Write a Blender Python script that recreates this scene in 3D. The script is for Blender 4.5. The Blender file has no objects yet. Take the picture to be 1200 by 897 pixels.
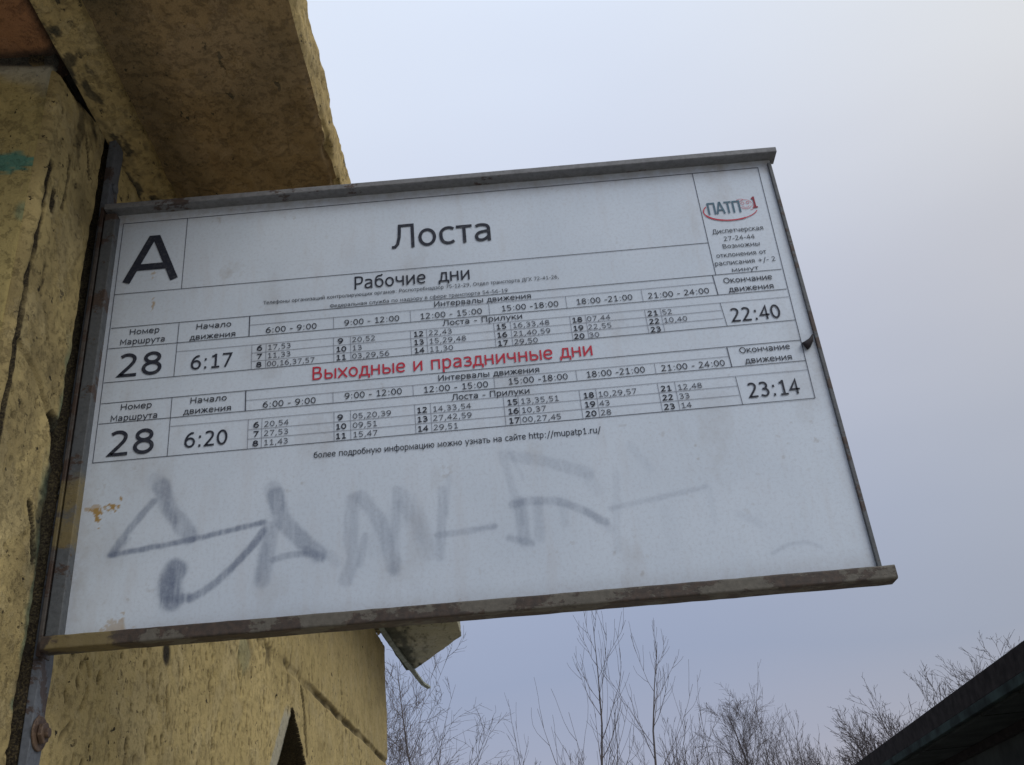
import bpy, math, random
import numpy as np
from math import radians, sin, cos, pi
from mathutils import Matrix, Vector

scene = bpy.context.scene
COL = scene.collection

# ---------------------------------------------------------------- camera
CAM_LOC = Vector((0, 0, 1.6))
cam_data = bpy.data.cameras.new('camera')
cam_data.sensor_fit = 'HORIZONTAL'
cam_data.sensor_width = 36.0
cam_data.lens = 1170.0 / 1200.0 * 36.0
cam_data.clip_start = 0.02
cam_data.clip_end = 2000
cam = bpy.data.objects.new('camera', cam_data)
COL.objects.link(cam)
_zc = Vector((-204, 2098, -1170)).normalized()          # zenith seen in camera axes
_xc = Vector((1, 0.0885, 0)); _xc = (_xc - _zc * _xc.dot(_zc)).normalized()
_yc = _zc.cross(_xc)
cam.matrix_world = Matrix.Translation(CAM_LOC) @ Matrix((_xc, _yc, _zc)).to_4x4()
scene.camera = cam

# ---------------------------------------------------------------- light
SUN_EL, SUN_AZ = radians(38), radians(132)               # azimuth clockwise from +Y
world = bpy.data.worlds.new('World')
scene.world = world
world.use_nodes = True
nt = world.node_tree
nt.nodes.clear()
def N(t, typ, **kw):
    n = t.nodes.new(typ)
    for k, v in kw.items():
        if k.startswith('_'): setattr(n, k[1:], v)
        else: n.inputs[k.replace('__', ' ')].default_value = v
    return n
wo = N(nt, 'ShaderNodeOutputWorld')
sky = N(nt, 'ShaderNodeTexSky', _sky_type='NISHITA', _sun_disc=False, _sun_elevation=SUN_EL, _sun_rotation=SUN_AZ)
bgs = N(nt, 'ShaderNodeBackground', Strength=0.06)
nt.links.new(sky.outputs[0], bgs.inputs['Color'])
tc = N(nt, 'ShaderNodeTexCoord')
sep = N(nt, 'ShaderNodeSeparateXYZ')
nt.links.new(tc.outputs['Generated'], sep.inputs[0])
mp = N(nt, 'ShaderNodeMapping'); mp.inputs['Scale'].default_value = (1.0, 1.0, 3.4)
nt.links.new(tc.outputs['Generated'], mp.inputs[0])
cn = N(nt, 'ShaderNodeTexNoise', Scale=1.5, Detail=3.0, Roughness=0.45)
nt.links.new(mp.outputs[0], cn.inputs['Vector'])
ma = N(nt, 'ShaderNodeMath', _operation='MULTIPLY_ADD'); ma.inputs[1].default_value = 0.16; ma.inputs[2].default_value = -0.08
nt.links.new(cn.outputs[0], ma.inputs[0])
mb = N(nt, 'ShaderNodeMath', _operation='ADD')
nt.links.new(sep.outputs[2], mb.inputs[0]); nt.links.new(ma.outputs[0], mb.inputs[1])
ramp = N(nt, 'ShaderNodeValToRGB')
nt.links.new(mb.outputs[0], ramp.inputs[0])
cr = ramp.color_ramp
stops = [(0.00, (.40, .415, .51)), (0.13, (.41, .425, .53)), (0.23, (.335, .39, .54)), (0.34, (.385, .445, .605)),
         (0.49, (.525, .575, .725)), (0.64, (.665, .725, .875)), (0.76, (.77, .85, 1.0)), (1.0, (.94, 1.0, 1.12))]
while len(cr.elements) < len(stops): cr.elements.new(0.5)
for e, (p, c) in zip(cr.elements, stops):
    e.position = p; e.color = (*c, 1)
bgc = N(nt, 'ShaderNodeBackground', Strength=1.0)
tr = N(nt, 'ShaderNodeMapRange', _interpolation_type='SMOOTHSTEP')
tr.inputs[1].default_value = 0.05; tr.inputs[2].default_value = 0.62
nt.links.new(sep.outputs[0], tr.inputs[0])
tm = nt.nodes.new('ShaderNodeMix'); tm.data_type = 'RGBA'; tm.blend_type = 'MULTIPLY'
nt.links.new(tr.outputs[0], tm.inputs[0]); nt.links.new(ramp.outputs[0], tm.inputs[6]); tm.inputs[7].default_value = (1.11, 1.025, 0.865, 1)
nt.links.new(tm.outputs[2], bgc.inputs['Color'])
mx = N(nt, 'ShaderNodeMixShader', Fac=0.94)
nt.links.new(bgs.outputs[0], mx.inputs[1]); nt.links.new(bgc.outputs[0], mx.inputs[2])
nt.links.new(mx.outputs[0], wo.inputs[0])

sd = bpy.data.lights.new('sun', 'SUN')
sd.energy = 1.4; sd.angle = radians(40); sd.color = (1.0, 0.97, 0.92)
so = bpy.data.objects.new('sun', sd); COL.objects.link(so)
_sv = Vector((sin(SUN_AZ) * cos(SUN_EL), cos(SUN_AZ) * cos(SUN_EL), sin(SUN_EL)))
so.rotation_euler = _sv.to_track_quat('Z', 'Y').to_euler()

scene.view_settings.view_transform = 'Standard'
scene.view_settings.look = 'None'
scene.view_settings.exposure = 0.0
scene.view_settings.gamma = 1.0

# ---------------------------------------------------------------- helpers
def tag(o, label=None, category=None, group=None, kind=None):
    if label: o['label'] = label
    if category: o['category'] = category
    if group: o['group'] = group
    if kind: o['kind'] = kind
    return o
def empty(name, loc=(0, 0, 0), rz=0.0):
    o = bpy.data.objects.new(name, None); COL.objects.link(o)
    o.empty_display_size = 0.1
    o.location = loc; o.rotation_euler = (0, 0, rz)
    return o
def mesh_obj(name, verts, faces, mat, parent=None, smooth=False):
    me = bpy.data.meshes.new(name)
    me.from_pydata([tuple(v) for v in verts], [], faces)
    me.update()
    if mat: me.materials.append(mat)
    if smooth: me.polygons.foreach_set('use_smooth', [True] * len(me.polygons))
    o = bpy.data.objects.new(name, me); COL.objects.link(o)
    if parent: o.parent = parent
    return o
class MB:
    """collects shapes into one mesh"""
    def __init__(s): s.v = []; s.f = []
    def box(s, x0, x1, y0, y1, z0, z1, tilt=0.0):
        b = len(s.v)
        for x in (x0, x1):
            for y in (y0, y1):
                for z in (z0, z1): s.v.append((x, y, z + tilt * x))
        for q in ((0, 1, 3, 2), (4, 6, 7, 5), (0, 4, 5, 1), (2, 3, 7, 6), (0, 2, 6, 4), (1, 5, 7, 3)):
            s.f.append(tuple(b + i for i in q))
        return s
    def tube(s, pts, rad, n=6, cap=True):
        b = len(s.v); m = len(pts)
        P = [Vector(p) for p in pts]
        for i in range(m):
            t = (P[min(i + 1, m - 1)] - P[max(i - 1, 0)])
            t = t.normalized() if t.length > 0 else Vector((0, 0, 1))
            u = t.cross(Vector((0.31, 0.87, 0.11)))
            if u.length < 1e-3: u = t.cross(Vector((1, 0, 0)))
            u.normalize(); w = t.cross(u)
            r = rad[i] if hasattr(rad, '__len__') else rad
            for k in range(n):
                a = 2 * pi * k / n
                s.v.append(tuple(P[i] + u * (r * cos(a)) + w * (r * sin(a))))
        for i in range(m - 1):
            for k in range(n):
                k2 = (k + 1) % n
                s.f.append((b + i * n + k, b + i * n + k2, b + (i + 1) * n + k2, b + (i + 1) * n + k))
        if cap:
            s.f.append(tuple(b + k for k in reversed(range(n))))
            s.f.append(tuple(b + (m - 1) * n + k for k in range(n)))
        return s
    def prism(s, prof, x0, x1):
        """profile of (y, z) points extruded along x"""
        b = len(s.v); n = len(prof)
        for x in (x0, x1):
            for (y, z) in prof: s.v.append((x, y, z))
        for k in range(n):
            k2 = (k + 1) % n
            s.f.append((b + k, b + k2, b + n + k2, b + n + k))
        s.f.append(tuple(b + k for k in reversed(range(n)))); s.f.append(tuple(b + n + k for k in range(n)))
        return s
    def build(s, name, mat, parent=None, smooth=False): return mesh_obj(name, s.v, s.f, mat, parent, smooth)
def bevel(o, w, seg=2):
    m = o.modifiers.new('bevel', 'BEVEL'); m.width = w; m.segments = seg; m.limit_method = 'ANGLE'
    return o

def _hash(ix, iy, seed):
    h = (ix.astype(np.int64) * 374761393 + iy.astype(np.int64) * 668265263 + seed * 1442695041) & 0xffffffff
    h = ((h ^ (h >> 13)) * 1274126177) & 0xffffffff
    h = h ^ (h >> 16)
    return (h & 0xffff) / 65535.0
def vnoise(x, y, seed=0):
    ix = np.floor(x); iy = np.floor(y); fx = x - ix; fy = y - iy
    fx = fx * fx * (3 - 2 * fx); fy = fy * fy * (3 - 2 * fy)
    a = _hash(ix, iy, seed); b = _hash(ix + 1, iy, seed); c = _hash(ix, iy + 1, seed); d = _hash(ix + 1, iy + 1, seed)
    return (a * (1 - fx) + b * fx) * (1 - fy) + (c * (1 - fx) + d * fx) * fy - 0.5
def fbm(x, y, seed=0, octv=4):
    r = 0; a = 1.0
    for k in range(octv):
        r = r + a * vnoise(x * 2 ** k + 17.3 * k, y * 2 ** k + 9.1 * k, seed + k); a *= 0.5
    return r
def sstep(e0, e1, x):
    t = np.clip((x - e0) / (e1 - e0), 0, 1); return t * t * (3 - 2 * t)
def seg_dist(x, y, ax, ay, bx, by):
    vx, vy = bx - ax, by - ay
    t = np.clip(((x - ax) * vx + (y - ay) * vy) / (vx * vx + vy * vy + 1e-12), 0, 1)
    return np.hypot(x - ax - t * vx, y - ay - t * vy), t
def poly_dist(x, y, pts):
    d = None
    for a, b in zip(pts[:-1], pts[1:]):
        q, _ = seg_dist(x, y, a[0], a[1], b[0], b[1])
        d = q if d is None else np.minimum(d, q)
    return d
def grid_obj(name, P, mask, mat, parent=None, smooth=True, flip=False):
    """P (a,b,3) grid of points, mask (a,b,3) colour attribute"""
    a, b = P.shape[:2]
    me = bpy.data.meshes.new(name)
    nv = a * b
    me.vertices.add(nv); me.vertices.foreach_set('co', P.reshape(-1).astype(np.float32))
    i = np.arange(nv).reshape(a, b)
    q = np.stack([i[:-1, :-1], i[1:, :-1], i[1:, 1:], i[:-1, 1:]], -1).reshape(-1, 4)
    if flip: q = q[:, ::-1]
    nf = len(q)
    me.loops.add(nf * 4); me.loops.foreach_set('vertex_index', np.ascontiguousarray(q).reshape(-1).astype(np.int32))
    me.polygons.add(nf); me.polygons.foreach_set('loop_start', np.arange(0, nf * 4, 4, dtype=np.int32))
    me.polygons.foreach_set('loop_total', np.full(nf, 4, dtype=np.int32))
    me.update(); me.validate()
    me.polygons.foreach_set('use_smooth', [smooth] * nf)
    if mask is not None:
        at = me.color_attributes.new('mask', 'FLOAT_COLOR', 'POINT')
        cc = np.ones((nv, 4), np.float32); cc[:, :3] = mask.reshape(-1, 3)
        at.data.foreach_set('color', cc.reshape(-1))
    me.materials.append(mat)
    o = bpy.data.objects.new(name, me); COL.objects.link(o)
    if parent: o.parent = parent
    return o

# ---------------------------------------------------------------- materials
def new_mat(name):
    m = bpy.data.materials.new(name); m.use_nodes = True
    t = m.node_tree; b = t.nodes['Principled BSDF']
    return m, t, b
def mixc(t, fac, a, b, blend='MIX'):
    n = t.nodes.new('ShaderNodeMix'); n.data_type = 'RGBA'; n.blend_type = blend
    for sock, v in ((n.inputs[0], fac), (n.inputs[6], a), (n.inputs[7], b)):
        if hasattr(v, 'is_output') or isinstance(v, bpy.types.NodeSocket): t.links.new(v, sock)
        elif isinstance(v, (tuple, list)): sock.default_value = (*v, 1)
        else: sock.default_value = v
    return n.outputs[2]
def noise(t, vec, scale, detail=4.0, rough=0.55, sc=None):
    if sc:
        m = N(t, 'ShaderNodeMapping'); m.inputs['Scale'].default_value = sc
        t.links.new(vec, m.inputs[0]); vec = m.outputs[0]
    n = N(t, 'ShaderNodeTexNoise', Scale=scale, Detail=detail, Roughness=rough)
    t.links.new(vec, n.inputs['Vector']); return n.outputs[0]
def rng(t, v, a, b, c=0.0, d=1.0):
    n = N(t, 'ShaderNodeMapRange'); n.interpolation_type = 'SMOOTHSTEP'
    n.inputs[1].default_value = a; n.inputs[2].default_value = b; n.inputs[3].default_value = c; n.inputs[4].default_value = d
    t.links.new(v, n.inputs[0]); return n.outputs[0]
def mul(t, a, b, op='MULTIPLY'):
    n = N(t, 'ShaderNodeMath', _operation=op)
    for i, v in ((0, a), (1, b)):
        if isinstance(v, bpy.types.NodeSocket): t.links.new(v, n.inputs[i])
        else: n.inputs[i].default_value = v
    return n.outputs[0]
def bump(t, b, h, strength=0.5, dist=0.002):
    n = N(t, 'ShaderNodeBump', Strength=strength, Distance=dist)
    t.links.new(h, n.inputs['Height']); t.links.new(n.outputs[0], b.inputs['Normal'])
def objco(t): return N(t, 'ShaderNodeTexCoord').outputs['Object']

def plaster(name, c1, c2, dirt, streaks=True, pit=0.63, bright=1.0):
    m, t, b = new_mat(name)
    co = objco(t)
    at = N(t, 'ShaderNodeAttribute', _attribute_name='mask')
    sp = N(t, 'ShaderNodeSeparateColor'); t.links.new(at.outputs['Color'], sp.inputs[0])
    big = noise(t, co, 5.0, 5.0, 0.6)
    med = noise(t, co, 28.0, 4.0, 0.6)
    fine = noise(t, co, 420.0, 4.0, 0.65)
    col = mixc(t, rng(t, big, 0.32, 0.68), c1, c2)
    col = mixc(t, mul(t, rng(t, med, 0.45, 0.72), 0.45), col, tuple(x * 0.72 for x in c2))
    blot = noise(t, co, 13.0, 5.0, 0.65)
    col = mixc(t, mul(t, rng(t, blot, 0.50, 0.68), 0.36), col, tuple(x * k for x, k in zip(c2, (0.62, 0.60, 0.62))))
    col = mixc(t, mul(t, rng(t, fine, 0.35, 0.7), 0.25), col, tuple(x * 1.25 for x in c1))
    h = mul(t, fine, 0.6); h = mul(t, h, med, 'ADD'); h = mul(t, h, noise(t, co, 90.0, 3.0, 0.6), 'ADD')
    if streaks:
        st = noise(t, co, 120.0, 2.5, 0.6, (1.0, 0.7, 0.8))
        pm = rng(t, st, pit, pit + 0.08)
        gate = rng(t, noise(t, co, 11.0, 3.0), 0.42, 0.58)
        pm = mul(t, pm, gate)
        s2 = noise(t, co, 62.0, 4.0, 0.6, (1.0, 0.55, 0.85))
        p2 = mul(t, rng(t, s2, 0.655, 0.675), rng(t, noise(t, co, 6.0, 3.0), 0.45, 0.55))
        pm = mul(t, pm, p2, 'MAXIMUM')
        col = mixc(t, mul(t, pm, 0.92), col, dirt)
        h = mul(t, h, mul(t, pm, 1.1), 'SUBTRACT')
    fk = noise(t, co, 75.0, 8.0, 0.78)
    col = mixc(t, mul(t, rng(t, fk, 0.57, 0.62), 0.38), col, tuple(x * k for x, k in zip(c2, (0.38, 0.36, 0.40))))
    lay = noise(t, co, 8.0, 9.0, 0.68)
    lm = rng(t, lay, 0.535, 0.548)
    col = mixc(t, mul(t, lm, 0.26), col, tuple(min(x * k, 0.8) for x, k in zip(c1, (1.02, 1.08, 1.35))))
    h = mul(t, h, mul(t, lm, 0.35), 'ADD')
    h = mul(t, h, mul(t, rng(t, fk, 0.52, 0.62), 0.7), 'SUBTRACT')
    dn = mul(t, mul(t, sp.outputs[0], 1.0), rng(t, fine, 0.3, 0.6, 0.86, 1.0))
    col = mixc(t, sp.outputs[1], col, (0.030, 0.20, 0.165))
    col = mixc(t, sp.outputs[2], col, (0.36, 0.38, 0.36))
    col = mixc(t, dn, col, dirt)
    t.links.new(col, b.inputs['Base Color'])
    b.inputs['Roughness'].default_value = 0.88
    b.inputs['Specular IOR Level'].default_value = 0.25
    bump(t, b, h, 0.7, 0.0026 * bright)
    return m
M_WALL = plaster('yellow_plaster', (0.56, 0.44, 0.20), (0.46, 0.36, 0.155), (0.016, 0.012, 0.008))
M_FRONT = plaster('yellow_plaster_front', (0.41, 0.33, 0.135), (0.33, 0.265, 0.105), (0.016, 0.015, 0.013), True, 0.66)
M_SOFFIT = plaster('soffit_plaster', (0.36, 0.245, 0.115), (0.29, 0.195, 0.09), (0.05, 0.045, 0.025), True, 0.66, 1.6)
M_RIM = plaster('slab_rim_plaster', (0.50, 0.38, 0.165), (0.38, 0.28, 0.12), (0.05, 0.045, 0.03), True, 0.62)
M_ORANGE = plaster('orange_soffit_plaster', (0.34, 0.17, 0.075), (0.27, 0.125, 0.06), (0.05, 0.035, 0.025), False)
M_MOSS = plaster('mossy_slab_plaster', (0.50, 0.46, 0.31), (0.38, 0.36, 0.24), (0.035, 0.04, 0.025), True, 0.60)

def metal(name, base, rust_amt=0.5, yellow=False, dark=(0.05, 0.03, 0.022)):
    m, t, b = new_mat(name)
    co = objco(t)
    n1 = noise(t, co, 26.0, 7.0, 0.7, (0.6, 1, 1)); n2 = noise(t, co, 150.0, 5.0, 0.65)
    n3 = noise(t, co, 9.0, 3.0, 0.5)
    col = mixc(t, rng(t, n2, 0.35, 0.7), base, tuple(x * 0.72 for x in base))
    r = rng(t, n1, 0.62 - rust_amt * 0.13, 0.655 - rust_amt * 0.12)
    rc = mixc(t, rng(t, n2, 0.3, 0.65), (0.062, 0.038, 0.027), dark)
    col = mixc(t, mul(t, r, 0.85), col, rc)
    if yellow:
        s = N(t, 'ShaderNodeSeparateXYZ'); t.links.new(co, s.inputs[0])
        wob = mul(t, mul(t, mul(t, n3, n1, 'ADD'), -1.0, 'ADD'), 0.11)
        zz = mul(t, s.outputs[2], wob, 'ADD'); xx = mul(t, s.outputs[0], wob, 'ADD')
        # patch on the upright, patch at the left end of the bottom rail
        a = mul(t, rng(t, zz, 0.112, 0.130), rng(t, zz, 0.200, 0.224, 1.0, 0.0))
        c = mul(t, mul(t, rng(t, zz, 0.03, 0.04, 1.0, 0.0), rng(t, xx, 0.088, 0.104, 1.0, 0.0)), rng(t, xx, 0.022, 0.03))
        y = mul(t, mul(t, a, c, 'ADD'), rng(t, n1, 0.34, 0.5))
        y = mul(t, y, rng(t, xx, 0.13, 0.16, 1.0, 0.0))
        y = mul(t, mul(t, y, rng(t, n2, 0.3, 0.5, 0.6, 0.92)), rng(t, n1, 0.40, 0.52, 0.35, 1.0))
        col = mixc(t, y, col, (0.165, 0.130, 0.058))
    t.links.new(col, b.inputs['Base Color'])
    b.inputs['Roughness'].default_value = 0.6
    b.inputs['Specular IOR Level'].default_value = 0.4
    bump(t, b, mul(t, n2, mul(t, r, 0.6), 'ADD'), 0.45, 0.0012)
    return m
M_FRAME = metal('grey_painted_steel', (0.092, 0.100, 0.108), 0.7, True)
M_TOPRAIL = metal('grey_rail_steel', (0.185, 0.19, 0.20), 0.25)
M_RAIL = metal('rusty_rail_steel', (0.115, 0.105, 0.085), 1.15, True, (0.030, 0.022, 0.018))
M_STRAP = metal('blue_grey_strap_steel', (0.115, 0.128, 0.148), 0.55)
M_RUST = metal('rusty_bolt_steel', (0.13, 0.085, 0.055), 1.0)

def simple(name, c, rough=0.6, var=0.25, sc=30.0, bumpd=0.0):
    m, t, b = new_mat(name)
    co = objco(t); n = noise(t, co, sc, 5.0, 0.6)
    t.links.new(mixc(t, rng(t, n, 0.3, 0.7), tuple(x * (1 - var) for x in c), tuple(x * (1 + var) for x in c)), b.inputs['Base Color'])
    b.inputs['Roughness'].default_value = rough
    b.inputs['Specular IOR Level'].default_value = 0.1 if max(c) < 0.06 else 0.3
    if bumpd: bump(t, b, n, 0.6, bumpd)
    return m
def ink(name, c):
    m, t, b = new_mat(name)
    co = objco(t); n = noise(t, co, 180.0, 4.0, 0.7)
    t.links.new(mixc(t, rng(t, n, 0.45, 0.8, 0, 0.35), c, tuple(min(1, x * 0.5 + 0.16) for x in c)), b.inputs['Base Color'])
    b.inputs['Roughness'].default_value = 0.55; b.inputs['Specular IOR Level'].default_value = 0.2
    return m
M_INK = ink('dark_print_ink', (0.022, 0.026, 0.040))
M_INKG = ink('grey_print_ink', (0.055, 0.062, 0.085))
M_INKL = ink('faint_rule_ink', (0.20, 0.215, 0.26))
M_RED = ink('red_print_ink', (0.46, 0.035, 0.06))
M_TEALINK = ink('teal_print_ink', (0.075, 0.14, 0.19))

# white sign plate: mask R = grey spray paint, G = ochre rust flakes, B = grime and the painted shadow under the top rail
m, t, b = new_mat('white_sign_plate'); M_PLATE = m
co = objco(t)
at = N(t, 'ShaderNodeAttribute', _attribute_name='mask')
sp = N(t, 'ShaderNodeSeparateColor'); t.links.new(at.outputs['Color'], sp.inputs[0])
n1 = noise(t, co, 6.0, 4.0, 0.55); n2 = noise(t, co, 240.0, 6.0, 0.75); n3 = noise(t, co, 70.0, 5.0, 0.65); n4 = noise(t, co, 40.0, 3.0, 0.6, (1, 1, 0.18))
c = mixc(t, rng(t, n1, 0.3, 0.7), (0.545, 0.615, 0.70), (0.50, 0.57, 0.655))
c = mixc(t, mul(t, rng(t, n2, 0.45, 0.68), 0.34), c, (0.36, 0.38, 0.43))
c = mixc(t, mul(t, rng(t, n3, 0.60, 0.74), 0.20), c, (0.40, 0.40, 0.42))
c = mixc(t, mul(t, rng(t, n4, 0.50, 0.72), 0.26), c, (0.45, 0.46, 0.49))
grain = rng(t, n2, 0.30, 0.60, 0.84, 1.0)
c = mixc(t, mul(t, sp.outputs[2], rng(t, n3, 0.3, 0.65, 0.4, 1.0)), c, (0.30, 0.28, 0.26))
c = mixc(t, mul(t, sp.outputs[0], grain), c, (0.10, 0.13, 0.20))
c = mixc(t, sp.outputs[1], c, (0.32, 0.21, 0.075))
t.links.new(c, b.inputs['Base Color'])
b.inputs['Roughness'].default_value = 0.48; b.inputs['Specular IOR Level'].default_value = 0.35
bump(t, b, n3, 0.15, 0.0006)
M_PLATEBACK = simple('plate_back', (0.45, 0.46, 0.47), 0.6)
M_BARK = simple('dark_bark', (0.085, 0.075, 0.075), 0.9, 0.3, 3.0)
M_TWIG = simple('twig_bark', (0.10, 0.085, 0.085), 0.9, 0.25, 3.0)
M_GROUND = simple('ground', (0.31, 0.29, 0.255), 0.95, 0.35, 1.5, 0.02)
M_CONC = simple('grey_concrete', (0.28, 0.27, 0.25), 0.9, 0.2, 8.0, 0.003)
M_VOID = simple('painted_shade_interior', (0.07, 0.055, 0.045), 0.95, 0.4, 14.0)  # dark colour stands in for shade inside the opening
M_KFASC = simple('dark_brown_board', (0.0135, 0.0115, 0.0115), 0.95, 0.5, 14.0, 0.003)
M_KTRIM = simple('dark_teal_paint', (0.013, 0.022, 0.021), 0.9, 0.7, 5.0, 0.002)
M_KWALL = simple('black_green_board', (0.022, 0.027, 0.026), 0.8, 0.4, 7.0)
M_KROOF = simple('bitumen_felt', (0.05, 0.048, 0.045), 0.9, 0.3, 12.0)

# ---------------------------------------------------------------- ground
g = MB(); g.box(-900, 900, -900, 900, -0.3, 0.0)
tag(g.build('ground', M_GROUND), kind='structure')

# ---------------------------------------------------------------- building with overhanging slab
YAW = math.atan2(0.03369613, 0.99876256)
# building frame: local x = n (towards the camera side), local y = d (away along the wall), z up
bld = empty('building', (0, 0, 0), YAW)
tag(bld, 'yellow plastered bus stop building with an overhanging concrete roof slab behind the timetable', 'building')
WN = -0.515
rnd = random.Random(7)

# -- side wall, finely modelled plaster
def slab_z(d): return 2.691 + 0.036 * (d - 1.26)
dv = [0.94]
while dv[-1] < 4.5: dv.append(dv[-1] + max(0.0026, 0.0026 * dv[-1] * 0.95))
dv = np.array(dv); dv *= 1; dv = 0.94 + (dv - 0.94) * (3.57 / (dv[-1] - 0.94))
zv = np.concatenate([np.linspace(0.0, 1.70, 60)[:-1], np.arange(1.70, 2.30, 0.0026), np.linspace(2.30, 1.0, 1) * 0 + 2.30, np.arange(2.3035, 2.72, 0.0038)])
D, Z = np.meshgrid(dv, zv, indexing='ij')
top = slab_z(D)
Z = np.where(Z > 2.30, 2.30 + (Z - 2.30) * ((top + 0.012) - 2.30) / (2.72 - 2.30), Z)
hgt = 0.0045 * fbm(D * 6, Z * 6, 1, 4) + 0.0022 * fbm(D * 38, Z * 30, 5, 3)
hgt += 0.0016 * fbm(D * 110, Z * 100, 9, 3) * sstep(1.8, 1.0, D)
dirt = np.zeros_like(D); teal = np.zeros_like(D); pale = np.zeros_like(D)
wob = 0.010 * fbm(D * 9, Z * 9, 21, 3)
def groove(pts, half, depth, drt=1.0, wamp=1.0):
    global hgt, dirt
    pd = poly_dist(D + wob * wamp, Z + wob * wamp * 0.7, pts)
    pe = poly_dist(D - half * 0.9 + wob * wamp, Z + wob * wamp * 0.7, pts)
    k = sstep(half * 1.9, half * 0.4, pd)
    hgt = hgt - depth * k; dirt = np.maximum(dirt, sstep(half * 2.1, half * 0.8, np.minimum(pd, pe) + 0.3 * half * fbm(D * 60, Z * 60, 33, 2)) * drt)
def stain(d0, z0, rd, rz, s, arr, seed=3, nscale=14):
    e = np.hypot((D - d0) / rd, (Z - z0) / rz) + 0.9 * fbm(D * nscale, Z * nscale, seed, 4)
    return np.maximum(arr, s * sstep(1.05, 0.55, e))
# vertical joint beside the strap
groove([(1.098, 1.2), (1.100, 1.9), (1.098, 2.1), (1.102, 2.3), (1.106, 2.69)], 0.0085, 0.030, 1.0, 0.35)
jw = 0.30 * fbm(D * 40, Z * 22, 35, 3)
dirt = np.maximum(dirt, 0.98 * sstep(1.0945 + 0.02 * jw, 1.0990 + 0.02 * jw, D) * sstep(1.128, 1.122, D))  # joint dirt and the shadow of the gap painted as one black band
teal = np.maximum(teal, 0.75 * sstep(0.032, 0.008, np.abs(D - 1.088 + wob)) * sstep(1.86, 1.95, Z) * sstep(2.34, 2.26, Z) * sstep(-0.25, 0.25, fbm(D * 30, Z * 14, 31, 3)))
dirt = np.maximum(dirt, 0.95 * sstep(0.020, 0.006, np.abs(D - 1.088 + wob)) * sstep(1.96, 2.02, Z) * sstep(2.22, 2.16, Z))
# corner crack, other cracks
groove([(0.953, 2.0), (0.952, 2.30), (0.957, 2.42), (0.955, 2.50)], 0.0018, 0.006, 1.0, 0.12)
groove([(0.960, 2.235), (1.000, 2.225), (1.045, 2.200), (1.072, 2.175)], 0.0035, 0.005, 0.45, 0.3)
groove([(1.045, 2.075), (1.060, 2.050), (1.072, 2.015)], 0.003, 0.007, 0.95, 0.5)
groove([(1.070, 2.192), (1.082, 2.165), (1.086, 2.150)], 0.008, 0.022, 1.0, 0.3)
groove([(0.985, 2.36), (0.990, 2.32)], 0.0016, 0.004, 0.9, 0.2)
groove([(0.998, 2.55), (1.004, 2.50), (1.000, 2.46)], 0.0016, 0.003, 0.8, 0.25)
groove([(1.035, 2.62), (1.048, 2.59), (1.060, 2.56)], 0.0016, 0.003, 0.8, 0.25)
groove([(0.975, 2.47), (0.977, 2.44)], 0.0030, 0.007, 1.0, 0.4)
# dark gap under the slab, wider by the near corner
gapw = 0.010 + 0.020 * sstep(1.10, 0.98, D)
gk = sstep(gapw * 1.5, gapw * 0.5, top - Z + wob * 0.8)
hgt -= 0.022 * gk; dirt = np.maximum(dirt, gk)
dirt = stain(1.005, 2.655, 0.055, 0.050, 0.95, dirt, 4)
dirt = stain(1.018, 2.60, 0.012, 0.05, 0.75, dirt, 8, 34)
dirt = stain(1.050, 2.62, 0.008, 0.04, 0.6, dirt, 18, 40)
dirt = stain(1.075, 2.06, 0.012, 0.09, 0.8, dirt, 19, 60)
dirt = stain(1.082, 1.95, 0.008, 0.10, 0.6, dirt, 20, 60)
dirt = stain(1.084, 2.20, 0.010, 0.03, 0.95, dirt, 22, 50)
dirt = stain(1.02, 2.40, 0.10, 0.30, 0.22, dirt, 23, 26)
teal = stain(1.084, 1.97, 0.008, 0.12, 0.5, teal, 24, 50)
teal = stain(1.115, 2.45, 0.02, 0.20, 0.25, teal, 26, 40)
# horizontal joint, broken in its first half
zj = 2.209 + (D - 2.1) * 0.0383
jk = sstep(0.016, 0.004, np.abs(Z - zj + wob * 0.8)) * sstep(1.85, 2.1, D) * (0.35 + 0.65 * sstep(2.65, 2.9, D))
jk = jk * np.clip(0.85 + 0.9 * fbm(D * 10, Z * 10, 77, 2), 0.5, 1)
hgt -= 0.012 * jk; dirt = np.maximum(dirt, 0.8 * jk)
jb = sstep(0.09, 0.0, np.abs(Z - zj)) * sstep(1.75, 2.0, D) * sstep(2.75, 2.5, D) * sstep(0.10, 0.38, fbm(D * 26, Z * 26, 55, 3))
dirt = np.maximum(dirt, 0.65 * jb); hgt -= 0.005 * jb
# broken three-cornered opening
zt = 2.137
lft = 2.513 - (zt - Z) * 1.0; rgt = 2.513 + (zt - Z) * 1.62
ins = (Z < zt) & (Z > 1.62)
edge = np.minimum(D - lft, rgt - D) + wob * 0.25
hole = np.where(ins, sstep(-0.004, 0.034, edge), 0) * sstep(1.62, 1.70, Z)
hgt -= 0.26 * hole
dirt = np.where(ins & (edge > -0.010) & (Z > 1.66), 0.98, dirt)  # shade inside the opening painted nearly black
pale = np.maximum(pale, np.where((hole < 0.5) & (Z < zt + 0.01), sstep(0.075, 0.065, lft - D) * sstep(-0.012, 0.0, lft - D) * sstep(2.14, 2.10, Z), 0) * 0.6)
groove([(2.60, 2.22), (2.66, 2.14), (2.70, 2.06)], 0.007, 0.010, 0.7, 1.0)
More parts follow.
